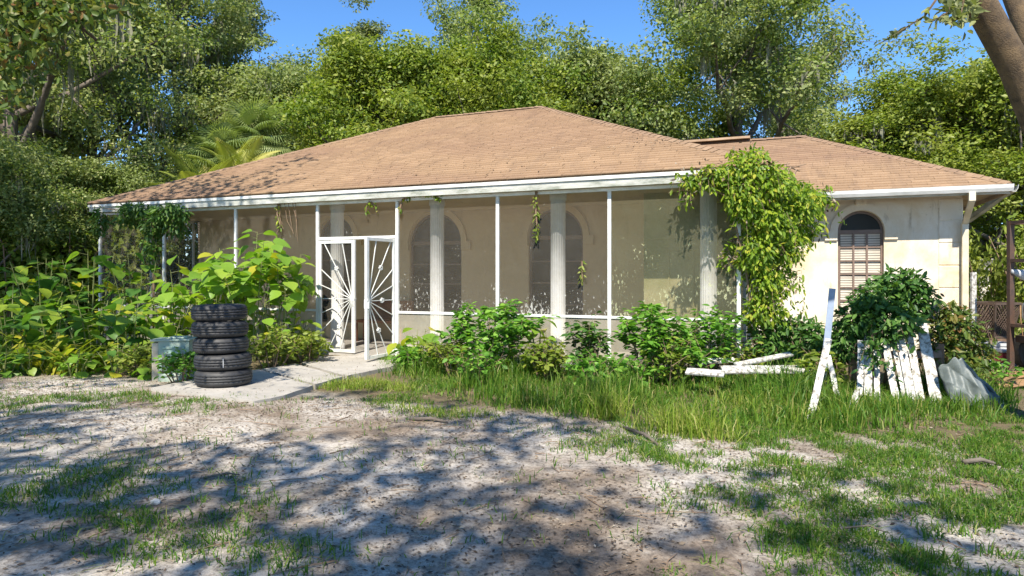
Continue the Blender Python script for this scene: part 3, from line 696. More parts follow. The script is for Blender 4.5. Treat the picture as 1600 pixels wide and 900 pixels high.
# leaning trunk at the upper right, close to the camera
e = tag(empty('leaning_tree', PU(1690, 6.2, -.1)), 'leaning brown trunk close to the camera at the upper right edge', 'tree')
o_ = e.location
mb = MB()
lp = [PU(1700, 6.3, -.2)-o_, PD(1672, 340, 6.2)-o_, PD(1632, 215, 6.1)-o_, PD(1586, 105, 6.0)-o_, PD(1528, 0, 5.9)-o_, PD(1440, -130, 5.7)-o_, PD(1360, -320, 5.2)-o_]
mb.tube(lp, [.20, .145, .132, .126, .122, .11, .08], 14)
mb.tube([PD(1640, 190, 6.1)-o_, PD(1625, 90, 6.2)-o_, PD(1585, -10, 6.4)-o_, PD(1545, -160, 6.6)-o_], [.12, .11, .10, .08], 10)
mb.build('trunk', M['barkwarm'], e, True)
mb = MB(); tw = []
for a, b, c in (((1490, -40), (1445, 25), (1378, 66)), ((1500, -30), (1480, 20), (1455, 34)), ((1510, -20), (1500, 25), (1485, 36))):
    q = [PD(*a, 5.5)-o_, PD(*b, 5.3)-o_, PD(*c, 5.2)-o_]; mb.tube(q, [.012, .008, .003], 5); tw.append(q)
mb.build('twig', M['barkwarm'], e)
P_, Dd = [], []
r = np.random.default_rng(5)
for q in tw:
    for i in range(34):
        t = r.random()*.97+.03; p = q[0].lerp(q[1], t*2) if t < .5 else q[1].lerp(q[2], t*2-1); P_.append(tuple(p)); Dd.append(tuple((q[2]-q[1]).normalized()+Vector(r.normal(size=3))*.7))
for i in range(160):
    p = PD(1503+r.normal()*13, 2+abs(r.normal())*16, 5.7+r.normal()*.1)-o_; P_.append(tuple(p)); Dd.append(tuple(r.normal(size=3)))
n = len(P_); link('leaves', leaves('leaves', np.array(P_), np.array(Dd), rnd_dirs(r, n), r.uniform(.06, .10, n), .042, two=True), e, M['oakdark'])

# overhanging bough at the top left
e = tag(empty('overhanging_bough', PU(-420, 7.5, 0)), 'dark leafy bough hanging in from the top left corner', 'branch'); o_ = e.location
mb = MB(); mb.tube([PU(-460, 7.6, -.3)-o_, PD(-400, 150, 7.5)-o_, PD(-260, -80, 7.2)-o_, PD(-60, -40, 6.9)-o_, PD(70, -8, 6.7)-o_, PD(150, 62, 6.6)-o_], [.22, .18, .13, .07, .04, .015], 9)
P_ = []; Dn = []
for (u, v, ru, rv, n) in ((20, 10, 60, 35, 700), (110, 12, 50, 24, 420), (60, 60, 30, 50, 380), (10, 110, 28, 60, 320), (150, 10, 40, 16, 160)):
    for i in range(n):
        d = r.normal(size=2)*.6; P_.append(tuple(PD(u+d[0]*ru, v+d[1]*rv, 6.7+r.normal()*.35)-o_))
for k in range(7):
    a = PD(-40+k*28, -12, 6.8)-o_; b = PD(-30+k*28+r.normal()*14, 50+r.random()*60, 6.7)-o_; mb.tube([a, a.lerp(b, .5)+Vector(r.normal(size=3))*.06, b], [.014, .009, .004], 5)
mb.build('limb', M['barkwarm'], e, True)
n = len(P_); dd = rnd_dirs(r, n)+np.array([0, 0, -.5]); link('leaves', leaves('leaves', np.array(P_), dd, rnd_dirs(r, n), r.uniform(.07, .13, n), .05, two=True), e, M['russet'])

# ------------------------------------------------------------------ palms
def fan_frond():
    mb = MB(); mb.tube([(0, 0, 0), (.35, 0, .12), (.75, 0, .14)], [.02, .015, .012], 5)
    n = 34
    for k in range(n):
        a = R(-125+250*k/(n-1)); L = .85*(1-.22*abs(a)/R(125)); c, s = math.cos(a), math.sin(a); w_ = .020
        p = Vector((.75, 0, .14)); m1 = p+Vector((c*L*.55, s*L*.55, .03)); t1 = p+Vector((c*L, s*L, -.22-.1*abs(s))); q = Vector((-s, c, 0))*w_
        mb.add([p-q*.3, p+q*.3, m1+q, m1-q, t1], [(0, 1, 2, 3), (3, 2, 4)])
    return mb.mesh('frond')
def pinnate_frond():
    mb = MB(); pts = []
    for i in range(9):
        t = i/8; pts.append(Vector((1.9*t, 0, .9*t-1.25*t*t)))
    mb.tube(pts, [.022*(1-.8*i/8) for i in range(9)], 5)
    for i in range(1, 34):
        t = i/34; f = t*8; k = min(int(f), 7); p = pts[k].lerp(pts[k+1], f-k); L = .55*math.sin(math.pi*(.15+.8*t))
        for s in (-1, 1):
            d = Vector((.55, s*.8, -.25)).normalized(); q = Vector((.02, -s*.006, 0)); t1 = p+d*L+Vector((0, 0, -.10*L)); m1 = p+d*L*.5+Vector((0, 0, .03))
            mb.add([p-q*.4, p+q*.4, m1+q, m1-q, t1], [(0, 1, 2, 3), (3, 2, 4)])
    return mb.mesh('frond')
ff, pf = fan_frond(), pinnate_frond()
def palm(name, u, Y, h, label, me, mat, nf, sc_=1.0, lo=-20, hi=80, seed=0):
    r = random.Random(seed); p = PU(u, Y, -.15); e = tag(empty(name, p), label, 'palm'); mb = MB()
    mb.tube([(0, 0, 0), (.05, .03, h*.5), (0, 0, h)], [.19, .16, .15], 10); mb.build('trunk', M['bark'], e, True)
    if not me.materials: me.materials.append(mat)
    for k in range(nf):
        f = link('frond', me, e); el = R(lo+(hi-lo)*(k/nf)); f.location = (0, 0, h); f.rotation_euler = (r.uniform(-.2, .2), -el, k*2.4); s = sc_*r.uniform(.85, 1.1); f.scale = (s, s, s)
        f.material_slots[0].link = 'OBJECT'; f.material_slots[0].material = mat
palm('fan_palm', 350, 19, 4.7, 'fan palm above the left roof slope, the left of two', ff, M['palm'], 30, .85, seed=1)
palm('fan_palm', 398, 19.6, 5.3, 'fan palm above the left roof slope, the right of two', ff, M['palm'], 30, .9, seed=2)
palm('feather_palm', 318, 17.6, 3.3, 'yellow feather palm just over the left roof edge', pf, M['palmyellow'], 18, .85, 0, 75, seed=3)
palm('feather_palm', 372, 18.0, 3.9, 'yellow feather palm in front of the fan palms', pf, M['palmyellow'], 16, .8, 0, 75, seed=4)

# ------------------------------------------------------------------ bushes
def bush_mesh(seed, n, L, blobs=14, fold=.15):
    r = np.random.default_rng(seed); cen = np.stack([r.normal(size=blobs)*.42, r.normal(size=blobs)*.42, r.uniform(.15, .9, blobs)], 1); cr = r.uniform(.22, .42, blobs)
    ci = r.integers(0, blobs, n); d = rnd_dirs(r, n); pos = cen[ci]+d*(cr[ci]*r.random(n)**.4)[:, None]; pos[:, 2] = np.abs(pos[:, 2])
    nrm = unit(d*.5+np.array([0, 0, .7])+r.normal(size=(n, 3))*.5); ld = np.cross(nrm, r.normal(size=(n, 3)))
    return leaves('foliage', pos, ld, nrm, L*r.uniform(.6, 1.3, n), L*.5, fold)
def stem_mesh(seed, n=9):
    r = np.random.default_rng(seed); mb = MB()
    for k in range(n):
        a = r.normal(size=2)*.42; mb.tube([(a[0]*.15, a[1]*.15, -.05), (a[0]*.6, a[1]*.6, .4), (a[0], a[1], .85)], [.018, .012, .005], 5, False)
    return mb.mesh('stem')
BM = [bush_mesh(s, 5200, .085) for s in (21, 22)]; SMx = [stem_mesh(31), stem_mesh(32)]
def bush(u, Y, wd, ht, label, mat, k=0, rz=0, name='bush', cat='bush', group=None):
    p = PU(u, Y, 0); e = tag(empty(name, (p.x, p.y, -.1), rz), label, cat, group); e.scale = (wd, wd, ht)
    if not BM[k].materials: BM[k].materials.append(M['shrub'])
    if not SMx[k].materials: SMx[k].materials.append(M['drystem'])
    f = link('foliage', BM[k], e); f.material_slots[0].link = 'OBJECT'; f.material_slots[0].material = M[mat]
    link('stem', SMx[k], e)
bq = 'bushes beyond the house'
for i, (u, Y, wd, ht, mt, lb) in enumerate((
    (20, 15.5, 2.0, 2.5, 'yellowgreen', 'tall bush at the left edge behind the broad-leaved plants'),
    (110, 16.5, 2.0, 2.9, 'bright', 'tall bush behind the left porch corner'),
    (215, 19.5, 2.1, 2.8, 'yellowgreen', 'sunlit bush seen through the left porch screens'),
    (290, 21, 2.1, 3.0, 'bright', 'green bush seen through the second left screen'),
    (160, 23, 2.6, 3.2, 'oakdark', 'dark bush far behind the left porch corner'),
    (-90, 17, 2.3, 3.0, 'oakdark', 'dark bush half cut by the left edge'),
    (50, 21, 2.6, 3.4, 'oak', 'olive bush under the moss-hung oak'),
    (1550, 19.5, 1.5, 2.8, 'yellowgreen', 'bright bush right behind the wing corner'),
    (1640, 17.5, 1.7, 3.0, 'yellowgreen', 'bright bush at the right edge behind the steel frame'),
    (1590, 24, 2.2, 3.2, 'bright', 'green bush beyond the clearing on the right'),
    (1500, 27, 2.4, 3.4, 'oak', 'olive bush beyond the wing corner'),
    (1690, 22, 2.4, 3.4, 'bright', 'green bush cut by the right edge'))):
    bush(u, Y, wd, ht, lb, mt, i % 2, i*1.3, group=bq)

# ------------------------------------------------------------------ broad-leaved plants on the left
def broad_leaf(seed):
    r = np.random.default_rng(seed); prof = [(0, .02), (.10, .30), (.30, .46), (.55, .42), (.80, .22), (1, 0)]
    V = []; Fs = []; dr = r.uniform(.18, .34)
    for t, wv in prof:
        z = -dr*t*t
        V += [(t, -wv, z+.16*wv+r.normal()*.012), (t, 0, z), (t, wv, z+.16*wv+r.normal()*.012)]
    for i in range(len(prof)-1):
        a = i*3; Fs += [(a, a+3, a+4, a+1), (a+1, a+4, a+5, a+2)]
    me = npmesh('leaf', V, np.array(Fs), True); me.materials.append(M['broad']); return me
BL = [broad_leaf(s) for s in range(4)]
def broad_plant(u, Y, h, spread, nst, per, label, size=.24, mat='broad', seed=0, lo=.25, name='broadleaf_plant', group='broad-leaved plants along the porch'):
    r = random.Random(seed); p = PU(u, Y, -.1); e = tag(empty(name, p), label, 'plant', group); mb = MB()
    for k in range(nst):
        a = k*2.4+r.uniform(-.4, .4); q = spread*math.sqrt((k+.5)/nst)*r.uniform(.8, 1.15); hh = h*r.uniform(.72, 1.05)*(1-.25*(q/spread)**2)
        top = Vector((math.cos(a)*q, math.sin(a)*q, hh)); b0 = Vector((top.x*.3, top.y*.3, 0)); m1 = b0.lerp(top, .55)+Vector((0, 0, .10*h))
        mb.tube([b0, m1, top], [.012, .009, .004], 5, False)
        for i in range(per):
            t = lo+(1-lo)*(i+r.random())/per; c = b0.lerp(m1, t*2) if t < .5 else m1.lerp(top, t*2-1)
            f = link('leaf', r.choice(BL), e); az = a+i*2.4+r.uniform(-.5, .5); s = size*r.uniform(.65, 1.2)
            o1 = c+Vector((math.cos(az), math.sin(az), .25))*s*.45; mb.tube([c, o1], [.004, .003], 4, False)
            f.location = o1; f.rotation_euler = (r.uniform(-.45, .45), r.uniform(-.15, .75), az); f.scale = (s, s, s)
            if mat != 'broad': f.material_slots[0].link = 'OBJECT'; f.material_slots[0].material = M[mat]
    mb.build('stem', M['stem'], e)
SPOT = ['at the far left edge, front row', 'second from the left edge, front row', 'third from the left edge, front row', 'fourth from the left edge, front row', 'just left of the green bin, front row',
        'at the far left edge, back row', 'second from the left edge, back row', 'below the left porch corner, back row', 'below the left porch vine, back row', 'under the second screen post, back row', 'behind the tyre stack, back row']
for i, (u, Y, h, sp, ns, pr, mt) in enumerate(((15, 11.0, 1.35, .62, 9, 7, 'broad'), (85, 10.9, 1.3, .6, 9, 7, 'broad'), (150, 10.8, 1.25, .6, 9, 7, 'broad'), (205, 10.9, 1.2, .55, 9, 7, 'broad'), (262, 11.3, 1.35, .5, 8, 7, 'broadlit'),
        (-10, 12.2, 2.0, .7, 10, 7, 'broad'), (70, 12.3, 2.0, .7, 10, 7, 'broad'), (140, 12.5, 2.15, .7, 10, 7, 'broad'), (215, 12.4, 2.0, .65, 10, 7, 'broad'), (285, 12.2, 1.85, .6, 9, 7, 'broadlit'), (360, 11.9, 1.3, .55, 9, 7, 'broadlit'))):
    broad_plant(u, Y, h, sp, ns, pr, 'bushy broad-leaved plant '+SPOT[i], .25, mt, 40+i, .10)
broad_plant(392, 11.4, 2.28, .82, 12, 12, 'tall pale broad-leaved plant rising above the tyres before the screens', .265, 'broadlit', 60, .62)
broad_plant(443, 11.5, 2.12, .55, 8, 9, 'tall pale broad-leaved plant nearest the screen door', .25, 'broadlit', 64, .55)
broad_plant(335, 11.9, 2.0, .6, 9, 9, 'tall pale broad-leaved plant left of the tallest one', .25, 'broadlit', 65, .5)
broad_plant(450, 11.4, .95, .5, 8, 7, 'low broad-leaved plant left of the screen door', .19, 'broadlit', 61, .2)
broad_plant(655, 11.0, .62, .42, 6, 4, 'low plant with large pale leaves right of the screen door', .24, 'broadlit', 62, .4)
broad_plant(838, 10.4, .80, .30, 5, 4, 'small large-leaved plant between the two front shrubs', .20, 'broadlit', 63, .4)
for i, (u, Y, h, sp) in enumerate(((45, 10.05, .55, .35), (118, 9.95, .45, .38), (185, 9.95, .60, .35), (240, 9.75, .35, .28), (5, 9.8, .4, .3))):
    broad_plant(u, Y, h, sp, 6, 5, 'small broad-leaved seedling '+['between the first two strap clumps', 'in front of the middle strap clump', 'left of the weed by the green bin', 'at the foot of the green bin', 'at the left edge nearest the drive'][i], .17, 'broadlit' if i % 2 else 'broad', 140+i, .1)
# strap-leaved clumps
def strap_clump(u, Y, n, L, label, seed, mat='strap'):
    r = np.random.default_rng(seed); p = PU(u, Y, -.1); V = []; Fs = []
    for k in range(n):
        a = r.uniform(0, 2*math.pi); x0, y0 = r.normal(size=2)*.22; l = L*r.uniform(.6, 1.1); h = l*r.uniform(.55, .85); wd = r.uniform(.018, .03); c, s = math.cos(a), math.sin(a); b = len(V)
        for t in (0, .35, .7, 1):
            d = l*.75*t**1.4; z = h*(1.9*t-1.15*t*t); ww = wd*(1-.75*max(0, t-.4)/.6)
            V += [(x0+c*d-s*ww, y0+s*d+c*ww, z), (x0+c*d+s*ww, y0+s*d-c*ww, z)]
        Fs += [(b+2*i, b+2*i+1, b+2*i+3, b+2*i+2) for i in range(3)]
    o = link('strap_leaf_plant', npmesh('strap_leaf_plant', V, np.array(Fs)), None, M[mat]); o.location = p; tag(o, label, 'plant', 'strap-leaved plants at the left')
for i, (u, Y, n, L) in enumerate(((20, 10.4, 34, .8), (95, 10.2, 60, .85), (150, 10.4, 40, .7), (60, 10.7, 40, .95))):
    strap_clump(u, Y, n, L, ['clump of yellow strap leaves at the left edge near the ground', 'clump of arching yellow strap leaves third from the left edge', 'clump of strap leaves nearest the green bin', 'clump of strap leaves behind the other yellow ones'][i], 70+i)

# ------------------------------------------------------------------ shrubs in front of the screens and by the wing
def shrub(u, Y, rx, h, n, L, label, mat, seed, z0=.15, ns=9, name='shrub', tiers=True, stem='drystem', dome=.75):
    r = np.random.default_rng(seed); p = PU(u, Y, -.1); e = tag(empty(name, p), label, 'shrub'); mb = MB(); cen = []; br = []
    for k in range(ns):
        a = k*2.4+r.normal()*.3; q = rx*math.sqrt((k+.3)/ns); hh = h*(1-dome*.55*(q/rx)**2)*r.uniform(.82, 1.05); t = Vector((math.cos(a)*q, math.sin(a)*q, hh)); b = Vector((t.x*.25, t.y*.25, 0)); m1 = b.lerp(t, .5)+Vector((0, 0, .06))
        mb.tube([b, m1, t], [.012, .008, .003], 5, False); br.append((b, m1, t))
        for j in range(4):
            s = r.uniform(.35, .95); c = m1.lerp(t, (s-.5)*2) if s > .5 else b.lerp(m1, s*2); d = c+Vector((r.normal()*rx*.28, r.normal()*rx*.28, .10+r.random()*.12)); mb.tube([c, d], [.005, .002], 4, False); br.append((c, c.lerp(d, .5), d))
    mb.build('stem', M[stem], e)
    bi = r.integers(0, len(br), n); tt = np.clip(r.random(n)**.7, z0, 1); B3 = np.array([[tuple(q) for q in x] for x in br])[bi]
    pos = np.where(tt[:, None] < .5, B3[:, 0]*(1-2*tt[:, None])+B3[:, 1]*2*tt[:, None], B3[:, 1]*(2-2*tt[:, None])+B3[:, 2]*(2*tt[:, None]-1))
    az = r.uniform(0, 2*math.pi, n); d = np.stack([np.cos(az), np.sin(az), r.normal(size=n)*.25-.05], 1); pos = pos+d*(r.random(n)*.07)[:, None]
    nrm = unit(np.array([0, 0, 1.0])+r.normal(size=(n, 3))*(.32 if tiers else .7)); Ls = L*r.uniform(.6, 1.25, n)
    link('foliage', leaves('foliage', pos, d, nrm, Ls, Ls*.62, .10, True), e, M[mat])
shrub(766, 10.0, .66, 1.16, 1700, .115, 'full green shrub before the middle screen, nearest the screen door', 'shrub', 81, ns=13)
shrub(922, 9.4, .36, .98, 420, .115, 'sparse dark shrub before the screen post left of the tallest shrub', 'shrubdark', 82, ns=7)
shrub(1018, 9.2, .56, 1.2, 1500, .115, 'tallest green shrub before the right hand screen', 'shrub', 83, ns=12)
shrub(1105, 9.5, .46, 1.05, 760, .11, 'loose green shrub before the porch corner under the big vine', 'shrub', 84, ns=9)
shrub(1070, 9.0, .40, .7, 520, .10, 'low green shrub left of the fallen white boards', 'shrub', 85, ns=7)
shrub(800, 10.9, .22, 1.22, 90, .10, 'thin pale seedling rising behind the shrub nearest the screen door', 'shrub', 86, ns=4)
shrub(480, 11.2, .42, .55, 700, .085, 'low yellow-green weed at the foot of the left door post', 'yellowgreen', 92, ns=10, tiers=False)
shrub(425, 10.6, .45, .60, 800, .085, 'low yellow-green weed just right of the tyres', 'yellowgreen', 93, ns=10, tiers=False)
shrub(283, 9.15, .30, .42, 420, .08, 'small green weed in front of the green bin', 'shrub', 94, ns=8, tiers=False)
shrub(225, 9.8, .38, .50, 600, .085, 'low yellow-green weed left of the green bin', 'yellowgreen', 95, ns=9, tiers=False)
shrub(860, 9.9, .32, .45, 320, .085, 'low yellow-green weed between the middle shrubs', 'yellowgreen', 96, ns=8, tiers=False)
shrub(690, 10.5, .35, .42, 350, .09, 'low yellow-green weed left of the full green shrub', 'yellowgreen', 97, ns=8, tiers=False)

WEED = [(640, 10.4, .34, .34, 'beside the white scraps'), (712, 9.7, .38, .50, 'at the left foot of the full green shrub'), (745, 9.2, .40, .42, 'in the grass below the full green shrub'), (850, 9.3, .36, .62, 'between the middle shrubs, nearer the drive'),
 (1000, 8.7, .42, .50, 'in the grass below the tallest shrub'), (1045, 8.6, .38, .52, 'right of the tallest shrub nearer the drive'), 
 (930, 8.6, .38, .40, 'in the tall grass below the sparse dark shrub'), (1160, 9.3, .34, .50, 'under the big vine left of its stems'), (1545, 8.8, .34, .42, 'under the russet bush on its right'), (1290, 8.3, .34, .40, 'beside the foot of the long leaning board')]
for i, (u, Y, rx, h, wh_) in enumerate(WEED):
    shrub(u, Y+.15, rx*(.7+.5*((i*7) % 5)/4), h*(.75+.5*((i*3) % 4)/3), 330, .085 if i % 3 else .11, 'leafy green weed '+wh_, ('shrub', 'bright', 'shrub', 'bright')[i % 4], 200+i, ns=11, tiers=bool(i % 2), z0=.05, name='weed')
# ------------------------------------------------------------------ vines
def vine(name, blobs, label, mat, L, stems, seed, droop=.8, strands=0):
    r = np.random.default_rng(seed); o0 = Vector(stems[0][0]); o0.z = 0; e = tag(empty(name, o0), label, 'vine'); mb = MB()
    for st in stems:
        q = [Vector(p)-o0 for p in st]; mb.tube(q, [.022-.016*i/(len(q)-1) for i in range(len(q))], 5)
    P_ = []; D2 = []; dead = []
    for q in range(strands):
        c, rad, _ = blobs[r.integers(len(blobs))]; d = rnd_dirs(r, 1)[0]; d[1] = -abs(d[1])*.6; p0 = Vector(c)-o0+Vector(d*np.array(rad)*.8); ln = r.uniform(.18, .55); out = Vector((d[0], d[1], d[2]*.6+.2))*ln*.6
        p1 = p0+out*.6; p2 = p0+out+Vector((r.normal()*.05, r.normal()*.05, -ln*.75)); mb.tube([p0, p1, p2], [.004, .003, .002], 4, False)
        for k in range(int(ln*46)):
            t = r.random(); pp = p0.lerp(p1, t*2) if t < .5 else p1.lerp(p2, t*2-1)
            (dead if r.random() < .09 else P_).append(np.array([tuple(pp)])+r.normal(size=(1, 3))*.018)
    D2 += [rnd_dirs(r, 1) for _ in P_]
    if dead:
        dp = np.concatenate(dead*3); nd = len(dp); dp = dp+r.normal(size=(nd, 3))*.05; link('dead_leaves', leaves('dead_leaves', dp, rnd_dirs(r, nd)+np.array([0, 0, -.8]), rnd_dirs(r, nd), r.uniform(.04, .09, nd), .03, .2, True), e, M['litter'])
    mb.build('stem', M['drystem'], e)
    for (c, rad, n) in blobs:
        d = rnd_dirs(r, n); pos = np.array(tuple(Vector(c)-o0))+d*np.array(rad)*(r.random(n)**.45)[:, None]; P_.append(pos); D2.append(d)
    P_ = np.concatenate(P_); D2 = np.concatenate(D2); n = len(P_)
    dirs = unit(D2*.6+r.normal(size=(n, 3))*.5+np.array([0, -.25, -droop])); nrm = unit(D2*.7+np.array([0, -.4, .5])+r.normal(size=(n, 3))*.4); Ls = L*r.uniform(.4, 1.45, n)
    link('foliage', leaves('foliage', P_, dirs, nrm, Ls, Ls*.42, .12, True), e, M[mat])
VB = []
for (u, v, Y, ru, rv, ry, n) in ((1085, 283, 9.55, 22, 13, .18, 170), (1120, 275, 9.5, 28, 18, .25, 420), (1165, 268, 9.5, 34, 26, .35, 800), (1200, 290, 9.6, 42, 36, .45, 1100), (1160, 310, 9.4, 30, 38, .3, 700), (1240, 318, 9.9, 36, 36, .45, 900),
      (1270, 312, 10.3, 22, 22, .35, 380), (1195, 345, 9.6, 44, 36, .4, 1000), (1180, 395, 9.5, 30, 34, .3, 600), (1225, 380, 9.9, 36, 40, .4, 700), (1195, 440, 9.6, 26, 34, .3, 520), (1190, 485, 9.6, 30, 26, .3, 420), (1215, 430, 10.0, 24, 40, .3, 360), (1250, 352, 10.2, 30, 30, .3, 420), (1175, 246, 9.8, 26, 12, .3, 260)):
    VB.append((PD(u, v, Y), (ru/F*Y, ry, rv/F*Y), int(n*1.6)))
vs = [[PU(1195, 9.7, -.1), PD(1190, 450, 9.65), PD(1180, 360, 9.6), PD(1170, 290, 9.6)], [PU(1200, 9.8, -.1), PD(1215, 430, 9.8), PD(1225, 350, 9.8), PD(1260, 300, 10.2)], [PU(1190, 9.7, -.1), PD(1165, 420, 9.5), PD(1140, 310, 9.4), PD(1085, 280, 9.5)]]
for k in range(7):
    a = r.uniform(0, 1); vs.append([PD(1180+a*70, 300, 9.8), PD(1195+a*70+r.normal()*8, 268-r.random()*10, 10.0), PD(1205+a*80+r.normal()*12, 252+a*30-r.random()*14, 10.1)])
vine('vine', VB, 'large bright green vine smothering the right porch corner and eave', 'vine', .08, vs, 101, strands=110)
VB = []
for (u, v, Y, ru, rv, ry, n) in ((215, 327, 13.4, 28, 12, .3, 420), (265, 332, 13.0, 34, 16, .3, 600), (240, 352, 13.2, 16, 20, .25, 330), (237, 385, 13.2, 11, 26, .2, 260), (275, 355, 13.1, 20, 14, .25, 200), (157, 345, 14.0, 9, 24, .2, 230), (200, 340, 13.6, 16, 12, .25, 180)):
    VB.append((PD(u, v, Y), (ru/F*Y, ry, rv/F*Y), n))
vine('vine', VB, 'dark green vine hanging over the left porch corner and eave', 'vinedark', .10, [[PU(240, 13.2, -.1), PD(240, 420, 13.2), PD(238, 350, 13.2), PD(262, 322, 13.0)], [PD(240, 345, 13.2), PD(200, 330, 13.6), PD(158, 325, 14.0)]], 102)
def heap(name, px, label, mat, L, seed, base, n_=1.0):
    bl = [(PD(u, v, Y), (ru/F*Y, ry, rv/F*Y), int(n*n_)) for (u, v, Y, ru, rv, ry, n) in px]
    st = [[PU(base[0]+dx, base[1], -.1), PD(px[k % len(px)][0], (px[k % len(px)][1]+560)/2, px[k % len(px)][2]), PD(*px[k % len(px)][:3])] for k, dx in enumerate((-12, 4, 14, -6, 20, 0))]
    vine(name, bl, label, mat, L, st, seed, droop=.35, strands=14)
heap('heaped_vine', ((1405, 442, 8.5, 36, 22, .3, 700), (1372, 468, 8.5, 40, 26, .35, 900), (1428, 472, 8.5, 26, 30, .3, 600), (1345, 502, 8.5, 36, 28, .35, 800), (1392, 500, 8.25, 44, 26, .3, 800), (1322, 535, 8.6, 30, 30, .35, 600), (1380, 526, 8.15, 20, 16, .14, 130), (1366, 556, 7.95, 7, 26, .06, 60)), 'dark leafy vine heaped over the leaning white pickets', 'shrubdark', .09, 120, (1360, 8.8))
heap('bush', ((1490, 510, 8.8, 34, 32, .35, 800), (1512, 545, 8.9, 30, 34, .35, 700), (1468, 545, 8.7, 28, 36, .35, 700), (1495, 575, 8.7, 36, 24, .35, 500), (1475, 492, 8.9, 22, 18, .25, 260)), 'russet and green bush right of the pickets at the wing corner', 'russet', .09, 121, (1492, 8.9))
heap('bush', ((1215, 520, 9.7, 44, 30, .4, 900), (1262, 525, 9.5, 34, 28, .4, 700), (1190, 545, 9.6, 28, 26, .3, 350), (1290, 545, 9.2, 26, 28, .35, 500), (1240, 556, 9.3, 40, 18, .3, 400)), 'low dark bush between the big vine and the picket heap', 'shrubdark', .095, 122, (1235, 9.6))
def hang(pts, n, label, mat, seed, L=.07, sp=.035):
    r_ = np.random.default_rng(seed); q = [Vector(p) for p in pts]; bl = []
    for k in range(n):
        t = r_.random()*(len(q)-1); i = min(int(t), len(q)-2); bl.append((q[i].lerp(q[i+1], t-i), (sp, sp, sp), 2))
    vine('hanging_vine', bl, label, mat, L, [pts], seed)
def fr(u, v, dy=-.06):
    y = dy; r_ = (u-CX)/F; Y = (y-CAM[1])/(CS+SN*r_); return PD(u, v, Y)
hang([fr(624, 332), fr(629, 312), fr(645, 302), fr(662, 300), fr(676, 305), fr(690, 311)], 46, 'short vine arching over the top rail right of the door', 'vine', 110)
hang([fr(838, 299), fr(837, 330), fr(839, 352), fr(838, 374)], 34, 'slender vine hanging straight down before the middle screen', 'yellowgreen', 111)
hang([fr(578, 315), fr(574, 322), fr(571, 334)], 10, 'tiny vine sprig left above the screen door', 'vine', 112)
hang([fr(580, 316), fr(586, 322), fr(590, 331)], 8, 'tiny vine sprig right above the screen door', 'vine', 113)
hang([fr(910, 408), fr(910, 428), fr(909, 446)], 12, 'bit of vine stuck on the screen at mid height', 'yellowgreen', 114)
hang([fr(436, 314), fr(433, 335), fr(438, 352), fr(428, 375)], 22, 'thin leafy vine hanging before the third screen', 'vine', 115)
e = tag(empty('dry_vine', fr(448, 312)), 'bare dry vine stems hanging before the third screen', 'vine'); mb = MB(); o_ = e.location
for k in range(6):
    a = fr(432+k*6, 313)-o_; mb.tube([a, fr(440+k*5+r.normal()*4, 345)-o_, fr(436+k*6+r.normal()*6, 372+r.normal()*12)-o_], [.006, .005, .003], 5)
mb.build('stem', M['drystem'], e)

# ------------------------------------------------------------------ tyres
def tyre_mesh():
    n = 72; prof = [(.205, .035), (.215, .012), (.255, .002), (.300, .010), (.325, .030), (.335, .050), (.338, .066), (.330, .067), (.330, .075), (.340, .076), (.341, .098), (.332, .099), (.332, .107), (.341, .108), (.340, .130), (.330, .131), (.330, .139), (.338, .140), (.335, .156), (.325, .176), (.300, .196), (.255, .204), (.215, .194), (.205, .171), (.235, .150), (.290, .14), (.300, .103), (.290, .066), (.235, .056)]
    m = len(prof); V = []; Fs = []
    for i in range(n):
        a = 2*math.pi*i/n
        for k, (rr, z) in enumerate(prof):
            if k in (5, 6, 17, 18) and i % 2: rr -= .008
            V.append((rr*math.cos(a), rr*math.sin(a), z))
    for i in range(n):
        for k in range(m): Fs.append((i*m+k, ((i+1) % n)*m+k, ((i+1) % n)*m+(k+1) % m, i*m+(k+1) % m))
    return npmesh('tyre', V, np.array(Fs))
tm = tyre_mesh(); tb = PU(347, 8.75, 0)
for k, (dx, dy, lb) in enumerate(((0.02, 0, 'bottom black tyre of the stack, resting on the concrete walk'), (.008, .01, 'black tyre second from the bottom of the stack, with a pale mark'), (-.012, .0, 'black tyre in the middle of the stack'), (-.018, -.01, 'black tyre second from the top of the stack'), (-.032, .0, 'top black tyre of the stack, its open bead showing'))):
    o = link('tyre', tm, None, M['rubber']); o.location = (tb.x+dx*CS, tb.y+dx*SN+dy, .001+.2055*k); o.rotation_euler = (R((.0, .5, -.6, .4, -.5)[k]), R((0, -.4, .5, .3, .6)[k]), k*.7); sx_ = (1.02, 1.015, .985, 1.0, .99)[k]; o.scale = (sx_, sx_, 1); tag(o, lb, 'tyre', 'stacked tyres')
    if k == 1:
        pm = PD(343, 566, 8.40); mbk = MB(); mbk.box(-.004, .004, -.0025, .0025, -.05, .06); mk = mbk.build('chalk_mark', M['greyplastic'], o); d = Vector((CAM[0]-o.location.x, CAM[1]-o.location.y, 0)).normalized()
        a = math.atan2(d.y, d.x)-o.rotation_euler.z; mk.location = (.343*math.cos(a), .343*math.sin(a), .103)
